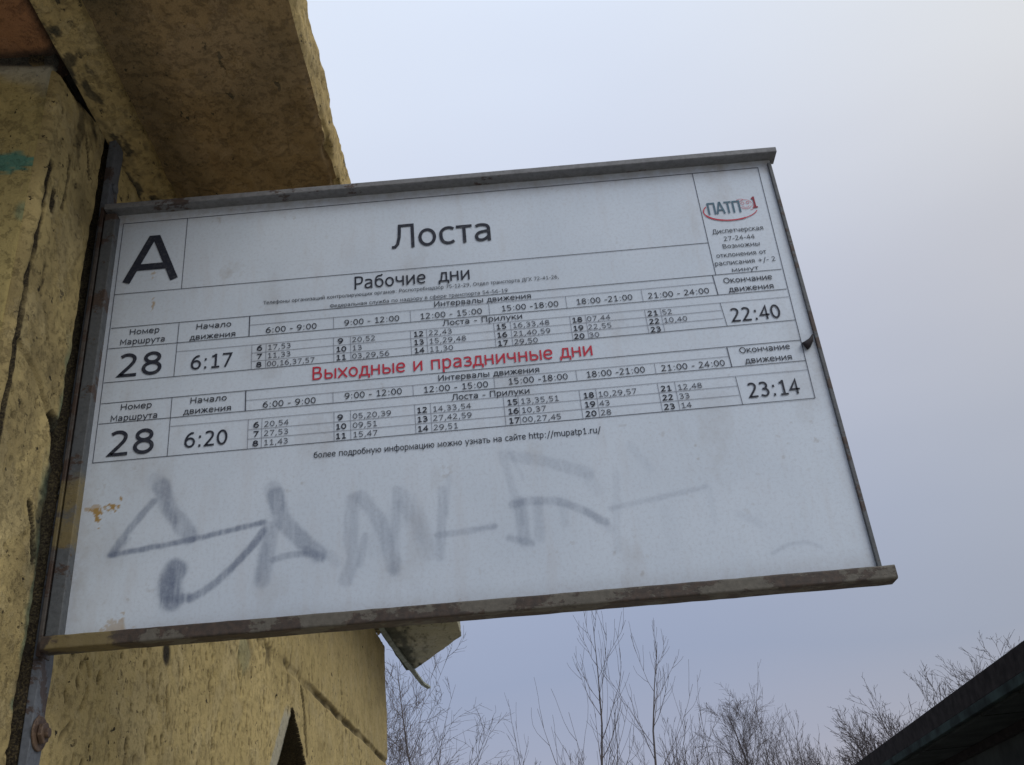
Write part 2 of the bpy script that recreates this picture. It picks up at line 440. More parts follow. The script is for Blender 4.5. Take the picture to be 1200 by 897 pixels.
# gouges left by the trowel, mostly vertical, in loose chains
def gouges(n, dlo, dhi, zlo, zhi, smin, smax, depth, slant=0.15):
    global hgt, dirt
    for _ in range(n):
        d0 = math.exp(rnd.uniform(math.log(dlo), math.log(dhi))); z0 = rnd.uniform(zlo, zhi)
        L = rnd.uniform(smin, smax) * (0.6 + 0.4 * d0); w = rnd.uniform(0.0011, 0.0026) * (0.55 + 0.6 * d0)
        dx = rnd.gauss(0.0, slant) * L
        i0, i1 = np.searchsorted(dv, [d0 - abs(dx) - 3 * w, d0 + abs(dx) + 3 * w])
        zz = Z[min(i0, len(dv) - 1)]
        j0, j1 = np.searchsorted(zz, [z0 - L - 3 * w, z0 + L + 3 * w])
        if i1 - i0 < 2 or j1 - j0 < 2: continue
        sl = (slice(i0, i1), slice(j0, j1))
        dd, _t = seg_dist(D[sl] + wob[sl] * 0.6, Z[sl], d0 - dx, z0 - L, d0 + dx, z0 + L)
        k = sstep(w * 1.7, w * 0.3, dd)
        hgt[sl] = hgt[sl] - depth * k; dirt[sl] = np.maximum(dirt[sl], k * rnd.uniform(0.5, 0.95))
gouges(260, 1.2, 4.4, 1.80, 2.30, 0.0012, 0.0050, 0.004)
gouges(40, 1.2, 4.4, 1.85, 2.30, 0.007, 0.014, 0.004, 0.4)
gouges(70, 0.95, 1.15, 1.80, 2.66, 0.0008, 0.0035, 0.003, 0.4)
for (d0, z0, dx, n) in ((1.42, 2.06, 0.012, 9), (1.56, 2.08, 0.02, 12), (1.75, 2.12, 0.01, 9), (1.95, 2.16, 0.016, 12), (2.15, 2.20, 0.012, 10), (3.2, 2.40, 0.02, 9), (3.6, 2.30, 0.01, 7)):
    for k in range(n):
        dk = d0 + dx * k + rnd.gauss(0, 0.008); zk = z0 - 0.022 * k
        gouges(1, dk, dk * 1.004, zk - 0.004, zk + 0.004, 0.002, 0.0065, 0.005, 0.35)
        gouges(1, dk + .02, dk * 1.012 + .02, zk - 0.01, zk + 0.01, 0.001, 0.004, 0.004, 0.35)
dirt = stain(1.54, 2.030, 0.024, 0.018, 1.0, dirt, 14)                     # dark chip just under the bottom rail
teal = stain(2.02, 2.16, 0.06, 0.05, 0.22, teal, 15)
near_dark = sstep(1.10, 1.085, D) * np.clip(0.34 + 0.55 * fbm(D * 18, Z * 12, 501, 5), 0.05, 0.75)  # stretch before the joint darkened in uneven blotches
dirt = np.maximum(dirt, near_dark)
far_grime = sstep(1.2, 1.5, D) * 0.16 * sstep(0.0, 0.5, fbm(D * 4, Z * 16, 505, 6))
dirt = np.maximum(dirt, far_grime)
P = np.stack([WN + hgt, D, Z], -1)
# round off both vertical corners
edge_n = np.minimum(np.minimum(D - 0.94, 4.51 - D), 0.03)
P[..., 0] -= 0.010 * (1 - np.clip(edge_n / 0.012, 0, 1)) ** 2
P[0, :, 0] -= 0.012; P[-1, :, 0] -= 0.012
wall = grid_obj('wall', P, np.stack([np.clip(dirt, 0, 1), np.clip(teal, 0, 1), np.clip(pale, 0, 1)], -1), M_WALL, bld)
tag(wall, 'pitted yellow plaster side wall running away from the sign')

# -- front wall facing the camera, left of the corner
nv_ = np.concatenate([np.linspace(-2.6, -0.84, 30)[:-1], np.arange(-0.84, WN - 0.012, 0.003), [WN - 0.012]])
zv2 = np.concatenate([np.linspace(0, 2.1, 40)[:-1], np.arange(2.1, 2.705, 0.003)])
A, Zf = np.meshgrid(nv_, zv2, indexing='ij')
hf = 0.004 * fbm(A * 6, Zf * 6, 41, 4) + 0.0015 * fbm(A * 40, Zf * 30, 45, 3)
df = np.zeros_like(A)
wf = 0.012 * fbm(A * 12, Zf * 12, 61, 3)
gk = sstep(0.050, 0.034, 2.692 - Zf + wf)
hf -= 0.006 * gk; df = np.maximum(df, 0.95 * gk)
lit_top = 0.8 * sstep(0.110, 0.055, 2.692 - Zf + wf * 2) * sstep(-0.3, 0.2, fbm(A * 12, Zf * 30, 71, 3))  # light on the top of this wall painted as a pale band
tf = 0.8 * sstep(1.1, 0.6, np.hypot((A + 0.570) / 0.056, (Zf - 2.489 + 0.1 * (A + .57)) / 0.0155) + 1.1 * fbm(A * 14, Zf * 220, 81, 3) + 0.8 * fbm(A * 70, Zf * 70, 82, 3))
tf = np.maximum(tf, 0.35 * sstep(1.1, 0.5, np.hypot((A + 0.527) / 0.012, (Zf - 2.41) / 0.018) + 0.8 * fbm(A * 40, Zf * 40, 83, 3)))
P = np.stack([A, 0.94 - hf - 0.002, Zf], -1)
P[-1, :, 1] += 0.010
fw = grid_obj('front_wall', P, np.stack([df, np.clip(tf, 0, 1), np.clip(lit_top * 0.7, 0, 1)], -1), M_FRONT, bld, True, True)
tag(fw, 'short yellow end wall left of the corner with a teal paint smear')
# -- the rest of the shell (ends, back and inside of the broken opening)
mbx = MB(); mbx.box(-2.6, WN - 0.012 - 0.30, 0.97, 4.49, 0.0, 2.68)
mbx.build('wall_core', M_VOID, bld)
mbx = MB(); mbx.box(-2.6, WN - 0.013, 4.492, 4.512, 0.0, 2.80); mbx.box(-2.62, -2.6, 0.94, 4.512, 0.0, 2.76)
mbx.build('back_wall', M_CONC, bld)

# -- chamfered cove strip between wall and slab
ds = np.concatenate([np.arange(0.35, 2.0, 0.004), np.arange(2.0, 4.3, 0.01)])
us = np.linspace(0, 1, 26)
Dd, U = np.meshgrid(ds, us, indexing='ij')
sz = slab_z(Dd)
lump = 0.0030 * fbm(Dd * 22, U * 4, 101, 4) + 0.0016 * fbm(Dd * 70, U * 9, 104, 2)
nC = WN - 0.004 + U * 0.056 + lump; zC = sz - 0.010 + U * 0.026 - lump * 1.2
dc = 0.85 * sstep(0.10, 0.0, U + 0.8 * fbm(Dd * 40, U * 5, 107, 5)) + 0.35 * sstep(0.15, 0.4, fbm(Dd * 60, U * 8, 109, 4))
cv = grid_obj('cove_strip', np.stack([nC, Dd, zC], -1), np.stack([np.clip(dc, 0, 1), 0 * dc, 0 * dc], -1), M_RIM, bld, True, False)
tag(cv, 'pale plaster cove running along the wall under the slab')

# -- overhanging slab: closed section swept along d, with the rough underside visible
TH = 0.098
def slab_grid(d0, d1, step, n_in, seed):
    ds = np.arange(d0, d1, step)
    # section: inner bottom -> outer bottom -> outer top -> inner top
    a = np.linspace(0, 1, 90); b_ = np.linspace(0, 1, 26)[1:]; c_ = np.linspace(0, 1, 6)[1:]
    sec = [(0, x) for x in a] + [(1, x) for x in b_] + [(2, x) for x in c_]
    Pn = np.zeros((len(ds), len(sec), 3)); Mk = np.zeros_like(Pn)
    no = -0.199 + 0.008 * (ds - 1.26)
    for j, (s, x) in enumerate(sec):
        if s == 0: n = n_in + (no - n_in) * x; z = slab_z(ds) + 0.016 * 0
        elif s == 1: n = no; z = slab_z(ds) + TH * x
        else: n = no + (n_in - no) * x; z = slab_z(ds) + TH + 0 * ds
        Pn[:, j, 0] = n; Pn[:, j, 1] = ds; Pn[:, j, 2] = z
    Dg = Pn[..., 1]; S = np.cumsum(np.r_[0, np.hypot(*(np.diff(Pn[0, :, [0, 2]], axis=1)))])[None, :] + 0 * Dg
    l = 0.0042 * fbm(Dg * 55, S * 55, seed + 71, 3) + 0.0025 * np.abs(fbm(Dg * 24, S * 50, seed + 75, 3)) + 0.0050 * fbm(Dg * 11, S * 11, seed, 5) + 0.0022 * fbm(Dg * 45, S * 45, seed + 9, 3) + 0.006 * fbm(Dg * 3, S * 3, seed + 4, 2)
    kind = np.array([s for s, x in sec])[None, :] + 0 * Dg
    Pn[..., 2] -= np.where(kind == 0, l, 0); Pn[..., 0] += np.where(kind == 1, l, 0)
    chip = 0.008 * sstep(0.05, 0.35, fbm(Dg * 16, S * 16, seed + 31, 3))
    ed = np.exp(-((S - (no[0] - n_in)) / 0.010) ** 2); ed2 = np.exp(-((S - (no[0] - n_in) - TH) / 0.010) ** 2)
    Pn[..., 0] -= (ed + ed2) * (0.004 + chip) ; Pn[..., 2] += ed * (0.004 + chip) - ed2 * 0.004
    Mk[..., 0] = np.clip(0.30 * sstep(0.10, 0.5, fbm(Dg * 5, S * 7, seed + 50, 6)) + 0.5 * sstep(0.06, 0.0, S - 0.03) , 0, 1)
    return Pn, Mk, kind
Pn, Mk, kd = slab_grid(0.35, 3.20, 0.006, -0.462, 120)
# soffit keeps its brown plaster; rim separate
jo = 89
# thin end strip of the soffit overlaps nothing: soffit = columns 0..jo, rim = jo..end
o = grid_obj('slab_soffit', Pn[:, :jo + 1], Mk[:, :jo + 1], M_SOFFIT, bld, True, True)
tag(o, 'rough brown underside of the roof slab')
o = grid_obj('slab_rim', Pn[:, jo:], Mk[:, jo:], M_RIM, bld, True, True)
tag(o, 'paler outer edge of the roof slab against the sky')
# far broken end of the slab: mossy, cut on the slant
ds = np.linspace(3.20, 5.15, 180); u = np.linspace(0, 1, 80)
Dd, U = np.meshgrid(ds, u, indexing='ij')
no = -0.199 + 0.008 * (Dd - 1.26)
n_in = -0.518 + 0.030 * np.clip(Dd - 3.9, 0, 2)
nn_ = n_in + (no - n_in) * U
dend = 5.12 - (5.12 - 4.46) * np.clip((nn_ + 0.44) / (0.44 - 0.165), 0, 1.2)
Dq = 3.20 + (Dd - 3.20) * (dend - 3.20) / (5.15 - 3.20)
l = 0.006 * fbm(Dq * 8, nn_ * 8, 201, 5)
dirt_shade_q = np.clip(0.9 * sstep(0.10, 0.0, nn_ + 0.46 + 0.12 * fbm(Dq * 9, nn_ * 40, 211, 4)) + 0.5 * sstep(0.22, 0.45, fbm(Dq * 14, nn_ * 45, 213, 4)) + sstep(0.02, 0.012, nn_ - n_in), 0, 1)  # dirt, plus a black inner band painted for the shaded gap by the flashing
Pm = np.stack([nn_, Dq, slab_z(Dq) - l], -1)
o = grid_obj('slab_end', Pm, np.stack([dirt_shade_q, 0 * dirt_shade_q, 0.15 + 0 * dirt_shade_q], -1), M_MOSS, bld, True, True)
tag(o, 'mossy broken far corner of the roof slab')
# its edges and top
r1 = Pm[:, -1]; r2 = Pm[-1, ::-1]; ring = np.concatenate([r1, r2[1:]])
zz = np.linspace(0, 1, 10)
Pr = np.zeros((len(ring), 10, 3))
for k, s in enumerate(zz):
    Pr[:, k] = ring; Pr[:, k, 2] = ring[:, 2] + TH * s
lr = 0.005 * fbm(Pr[..., 1] * 20, Pr[..., 2] * 30, 221, 3); Pr[..., 0] += lr
o = grid_obj('slab_rim', Pr, np.stack([0.2 + 0 * lr, 0 * lr, 0.1 + 0 * lr], -1), M_MOSS, bld, True, True)
mt = MB()
# roof top: covers everything (slightly inside the rim)
def slabpoly(pts):
    b0 = len(mt.v); n = len(pts)
    mt.v += [(x, y, slab_z(y) + 0.05) for x, y in pts] + [(x, y, slab_z(y) + TH - 0.003) for x, y in pts]
    mt.f.append(tuple(range(b0 + n - 1, b0 - 1, -1))); mt.f.append(tuple(range(b0 + n, b0 + 2 * n)))
    for k in range(n): mt.f.append((b0 + k, b0 + (k + 1) % n, b0 + n + (k + 1) % n, b0 + n + k))
slabpoly([(-2.6, 0.352), (-0.222, 0.352), (-0.20, 3.2), (-0.188, 4.38), (-0.30, 4.49), (-2.6, 4.49)])
slabpoly([(-0.49, 4.491), (-0.31, 4.491), (-0.33, 4.66), (-0.45, 5.0)])
mt.box(-2.6, -0.206, 0.338, 0.3505, 2.655, 2.752)
mt.build('roof_top', M_CONC, bld)
# orange soffit left of the cove, in front of the end wall
ds = np.concatenate([np.arange(0.35, 0.99, 0.005)]); ns = np.concatenate([np.linspace(-2.6, -0.8, 20)[:-1], np.arange(-0.8, WN + 0.004, 0.005)])
Dd, Nn = np.meshgrid(ds, ns, indexing='ij')
l = 0.004 * fbm(Dd * 8, Nn * 8, 301, 4)
kk = 0.9 * sstep(0.022, 0.010, np.abs(Nn - WN - 0.002)) + 0.9 * sstep(0.03, 0.015, np.abs(0.955 - Dd)) + 0.9 * sstep(0.05, 0.02, np.hypot(Nn - WN, Dd - 0.97))
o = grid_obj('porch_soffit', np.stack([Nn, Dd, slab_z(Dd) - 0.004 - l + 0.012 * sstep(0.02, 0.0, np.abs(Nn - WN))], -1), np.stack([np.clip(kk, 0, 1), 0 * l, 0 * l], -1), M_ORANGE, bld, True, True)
tag(o, 'orange brown soffit left of the cove')
# bent flashing strip that sticks out past the far end of the wall
fl = MB()
pts = [(-0.512, 3.9, slab_z(3.9) - 0.006), (-0.497, 4.3, slab_z(4.3) - 0.012), (-0.478, 4.7, slab_z(4.7) - 0.016), (-0.452, 5.10, slab_z(5.1) - 0.02), (-0.430, 5.38, slab_z(5.4) - 0.03), (-0.405, 5.50, slab_z(5.5) - 0.032)]
for i, (n, d, z) in enumerate(pts):
    w = 0.020 if i < 4 else 0.018
    for (a, c) in ((0, 0), (w, 0.004), (w, 0.014), (0, 0.012)): fl.v.append((n + a, d, z + c))
for i in range(len(pts) - 1):
    for k in range(4): fl.f.append((i * 4 + k, i * 4 + (k + 1) % 4, i * 4 + 4 + (k + 1) % 4, i * 4 + 4 + k))
fl.f += [(3, 2, 1, 0), tuple((len(pts) - 1) * 4 + k for k in range(4))]
fs = fl.build('flashing_strip', simple('grey_green_flashing', (0.26, 0.28, 0.23), 0.8, 0.35, 25.0), bld)
tag(fs, 'bent grey green flashing strip hanging past the wall end')

# ---------------------------------------------------------------- timetable sign
SX, SZ = -0.5373, 1.9205
sign = empty('timetable_sign', (SX, 1.1, SZ))
tag(sign, 'white bus timetable board in a rusty grey steel frame fixed to the yellow wall', 'timetable sign')
TILT = -0.0115
mm = 0.001
# plate: fine grid so that the sprayed letters and dirt sit on it
gx = np.arange(4, 936.1, 1.6); gz = np.arange(2, 640.1, 1.6)
GX, GZ = np.meshgrid(gx, gz, indexing='ij')
GZt = GZ + TILT * GX * 0.9 + 2
spray = np.zeros_like(GX)
STROKES = [[[99.3, 76.5, 54.7], [173.8, 144.5, 111.6], 8, 0.45], [[57.8, 73.0], [111.3, 128.8], 6, 0.3], [[98.8, 110.8], [203.0, 183.8], 17, 0.16], [[107.9, 121.0, 146.0], [193.0, 160.6, 125.7], 18, 0.38], [[116.3, 128.4], [167.7, 144.6], 8, 0.28], [[54.9, 151.4, 234.6], [110.6, 120.9, 133.9], 6, 0.6], [[234.9, 206.3, 178.1, 152.6], [123.1, 89.2, 63.3, 48.7], 8, 0.5], [[229.3, 196.9], [113.1, 78.8], 6, 0.3], [[132.1, 127.5, 131.0], [85.2, 68.3, 49.9], 24, 0.6], [[126.4, 125.8], [81.7, 53.4], 12, 0.5], [[134.9, 152.4], [49.5, 50.8], 9, 0.45], [[243.4, 249.2], [175.7, 154.1], 19, 0.2], [[246.7, 254.7, 272.5, 298.8], [167.5, 138.3, 114.0, 87.2], 18, 0.38], [[242.0, 234.1], [124.5, 62.9], 17, 0.3], [[237.6, 232.1], [103.8, 65.1], 8, 0.2], [[246.2, 271.0, 298.8], [86.3, 90.0, 87.2], 7, 0.38], [[285.8, 301.9], [93.7, 82.8], 9, 0.3], [[310.8, 320.7], [86.0, 74.7], 10, 0.12], [[340.1, 336.7, 340.5, 330.5], [152.4, 101.2, 79.9, 53.3], 15, 0.26], [[352.8, 347.4], [104.8, 70.0], 7, 0.22], [[348.3, 363.3, 376.8, 386.6], [154.9, 133.7, 105.6, 61.0], 15, 0.26], [[392.4, 386.6], [159.2, 61.0], 10, 0.2], [[403.1, 416.2, 426.8], [142.7, 112.2, 79.6], 22, 0.13], [[397.5, 425.1], [157.5, 85.0], 12, 0.1], [[365.5, 396.6], [90.9, 130.3], 26, 0.08], [[447.5, 440.2], [153.5, 70.0], 10, 0.24], [[455.4, 449.0], [168.2, 125.0], 7, 0.12], [[438.6, 470.6, 504.8], [97.2, 98.2, 101.1], 7, 0.28], [[485.7, 505.8], [99.9, 101.0], 4, 0.2], [[521.2, 532.1, 536.1], [193.0, 138.2, 103.2], 9, 0.17], [[529.8, 543.1], [196.7, 159.1], 5, 0.12], [[533.3, 580.6, 622.7], [188.3, 174.3, 155.3], 13, 0.19], [[527.9, 558.5, 593.1, 634.0], [125.5, 127.8, 119.9, 93.3], 9, 0.36], [[616.8, 639.8], [107.8, 84.3], 10, 0.14], [[538.2, 538.0], [126.7, 79.9], 14, 0.27], [[557.9, 557.0], [121.4, 82.1], 11, 0.2], [[520.5, 536.0, 547.5], [84.8, 80.1, 75.8], 7, 0.28], [[587.6, 587.3], [116.2, 94.9], 8, 0.12], [[655.1, 643.2], [153.1, 57.9], 8, 0.14], [[643.2, 698.6, 756.6], [109.4, 116.7, 124.9], 6, 0.27], [[676.5, 696.3], [188.1, 154.4], 9, 0.12], [[817.8, 839.4, 859.9, 874.1], [36.3, 45.4, 45.4, 38.9], 4, 0.25], [[789.7, 812.7], [87.0, 73.0], 9, 0.13], [[761.8, 760.6], [125.4, 80.4], 6, 0.09], [[622.1, 630.1], [150.9, 133.6], 14, 0.08], [[705.8, 708.9], [98.7, 56.5], 14, 0.06]]
def catmull(pts, n=8):
    if len(pts) < 3: return list(pts)
    P = [pts[0]] + list(pts) + [pts[-1]]; out = []
    for i in range(1, len(P) - 2):
        p0, p1, p2, p3 = P[i - 1], P[i], P[i + 1], P[i + 2]
        for k in range(n):
            s = k / n
            out.append(tuple(0.5 * (2 * p1[j] + (p2[j] - p0[j]) * s + (2 * p0[j] - 5 * p1[j] + 4 * p2[j] - p3[j]) * s * s + (3 * p1[j] - p0[j] - 3 * p2[j] + p3[j]) * s ** 3) for j in (0, 1)))
    out.append(tuple(pts[-1])); return out
wx = 3.0 * fbm(GX / 14, GZt / 14, 401, 3)
streak = 0.86 + 0.55 * fbm(GX / 3.2, GZt / 26.0, 405, 4) + 0.18 * fbm(GX / 14.0, GZt / 14.0, 407, 3)
for xs, zs_, w, s in STROKES:
    pts = catmull(list(zip(xs, zs_)), 5)
    s = s * (1.0 if xs[0] < 330 else 0.85 if xs[0] < 640 else 0.62)
    x0, x1 = min(xs) - w - 8, max(xs) + w + 8; z0, z1 = min(zs_) - w - 8, max(zs_) + w + 8
    i0, i1 = np.searchsorted(gx, [x0, x1]); zlo = np.searchsorted(gz, z0 - 2); zhi = np.searchsorted(gz, z1 + 14)
    sl = (slice(i0, i1), slice(zlo, zhi))
    r = w * 0.55
    pd = poly_dist(GX[sl] + wx[sl] * 0.5, GZt[sl] + wx[sl] * 0.3, pts)
    core = sstep(r + 1.2 + w * 0.14, r - 1.2 - w * 0.14, pd + 1.0 * fbm(GX[sl] / 6, GZt[sl] / 10, 411, 3))
    halo = 0.10 * np.exp(-np.maximum(pd - r, 0) / 6.0)
    k = s * 1.25 * np.clip(core * streak[sl] + halo * 0.6, 0, 1)
    spray[sl] = 1 - (1 - spray[sl]) * (1 - k)
rust = np.zeros_like(GX)
def spot(x, z, rx, rz, s, seed):
    e = np.hypot((GX - x) / rx, (GZt - z) / rz) + 1.5 * fbm(GX / 4.5, GZt / 4.5, seed, 3)
    return s * sstep(1.05, 0.75, e)
for (x, z, rx, rz, s) in ((29, 167, 6, 6, 1), (35, 158, 4, 8, 1), (42, 170, 5, 4, .9), (52, 170, 6, 6, 1), (26, 172, 9, 4, .6), (59.4, 181.3, 2, 2.4, .9), (73, 464, 2.5, 9, .75), (68, 507, 2.5, 8, .6), (77, 18, 3, 18, .6), (70, 22, 14, 9, .5)):
    rust = np.maximum(rust, spot(x, z, rx, rz, s, int(x)))
grime_shade = 0.30 * sstep(28, 0, GX - 12) + 0.60 * sstep(34, 0, 616 - GZ) + 0.22 * sstep(22, 0, GZt - 14) + 0.30 * sstep(16, 0, 932 - GX)  # edge grime; the strip below the top rail is its shadow painted in
grime_shade += 0.5 * spot(169, 502, 9, 9, 0.5, 7) + 0.35 * spot(180, 510, 14, 12, 0.5, 9)
grime_shade += 0.22 * sstep(0.22, 0.5, fbm(GX / 60, GZt / 120, 431, 5)) + 0.5 * sstep(0.46, 0.56, fbm(GX / 9, GZt / 9, 437, 3)) * sstep(-.1, .5, fbm(GX / 90, GZt / 60, 439, 2))
P = np.stack([GX * mm, 0.0006 * fbm(GX / 150, GZ / 150, 451, 2), GZt * mm], -1)
panel = grid_obj('panel', P, np.stack([spray, np.clip(rust, 0, 1), np.clip(grime_shade, 0, 1)], -1), M_PLATE, sign, True, False)
tag(panel, 'white plate with the printed timetable and faint grey spray painted letters')
pb = MB(); pb.box(0.004, 0.936, 0.0015, 0.0045, 0.004, 0.640, TILT * .9); pb.build('back_plate', M_PLATEBACK, sign)

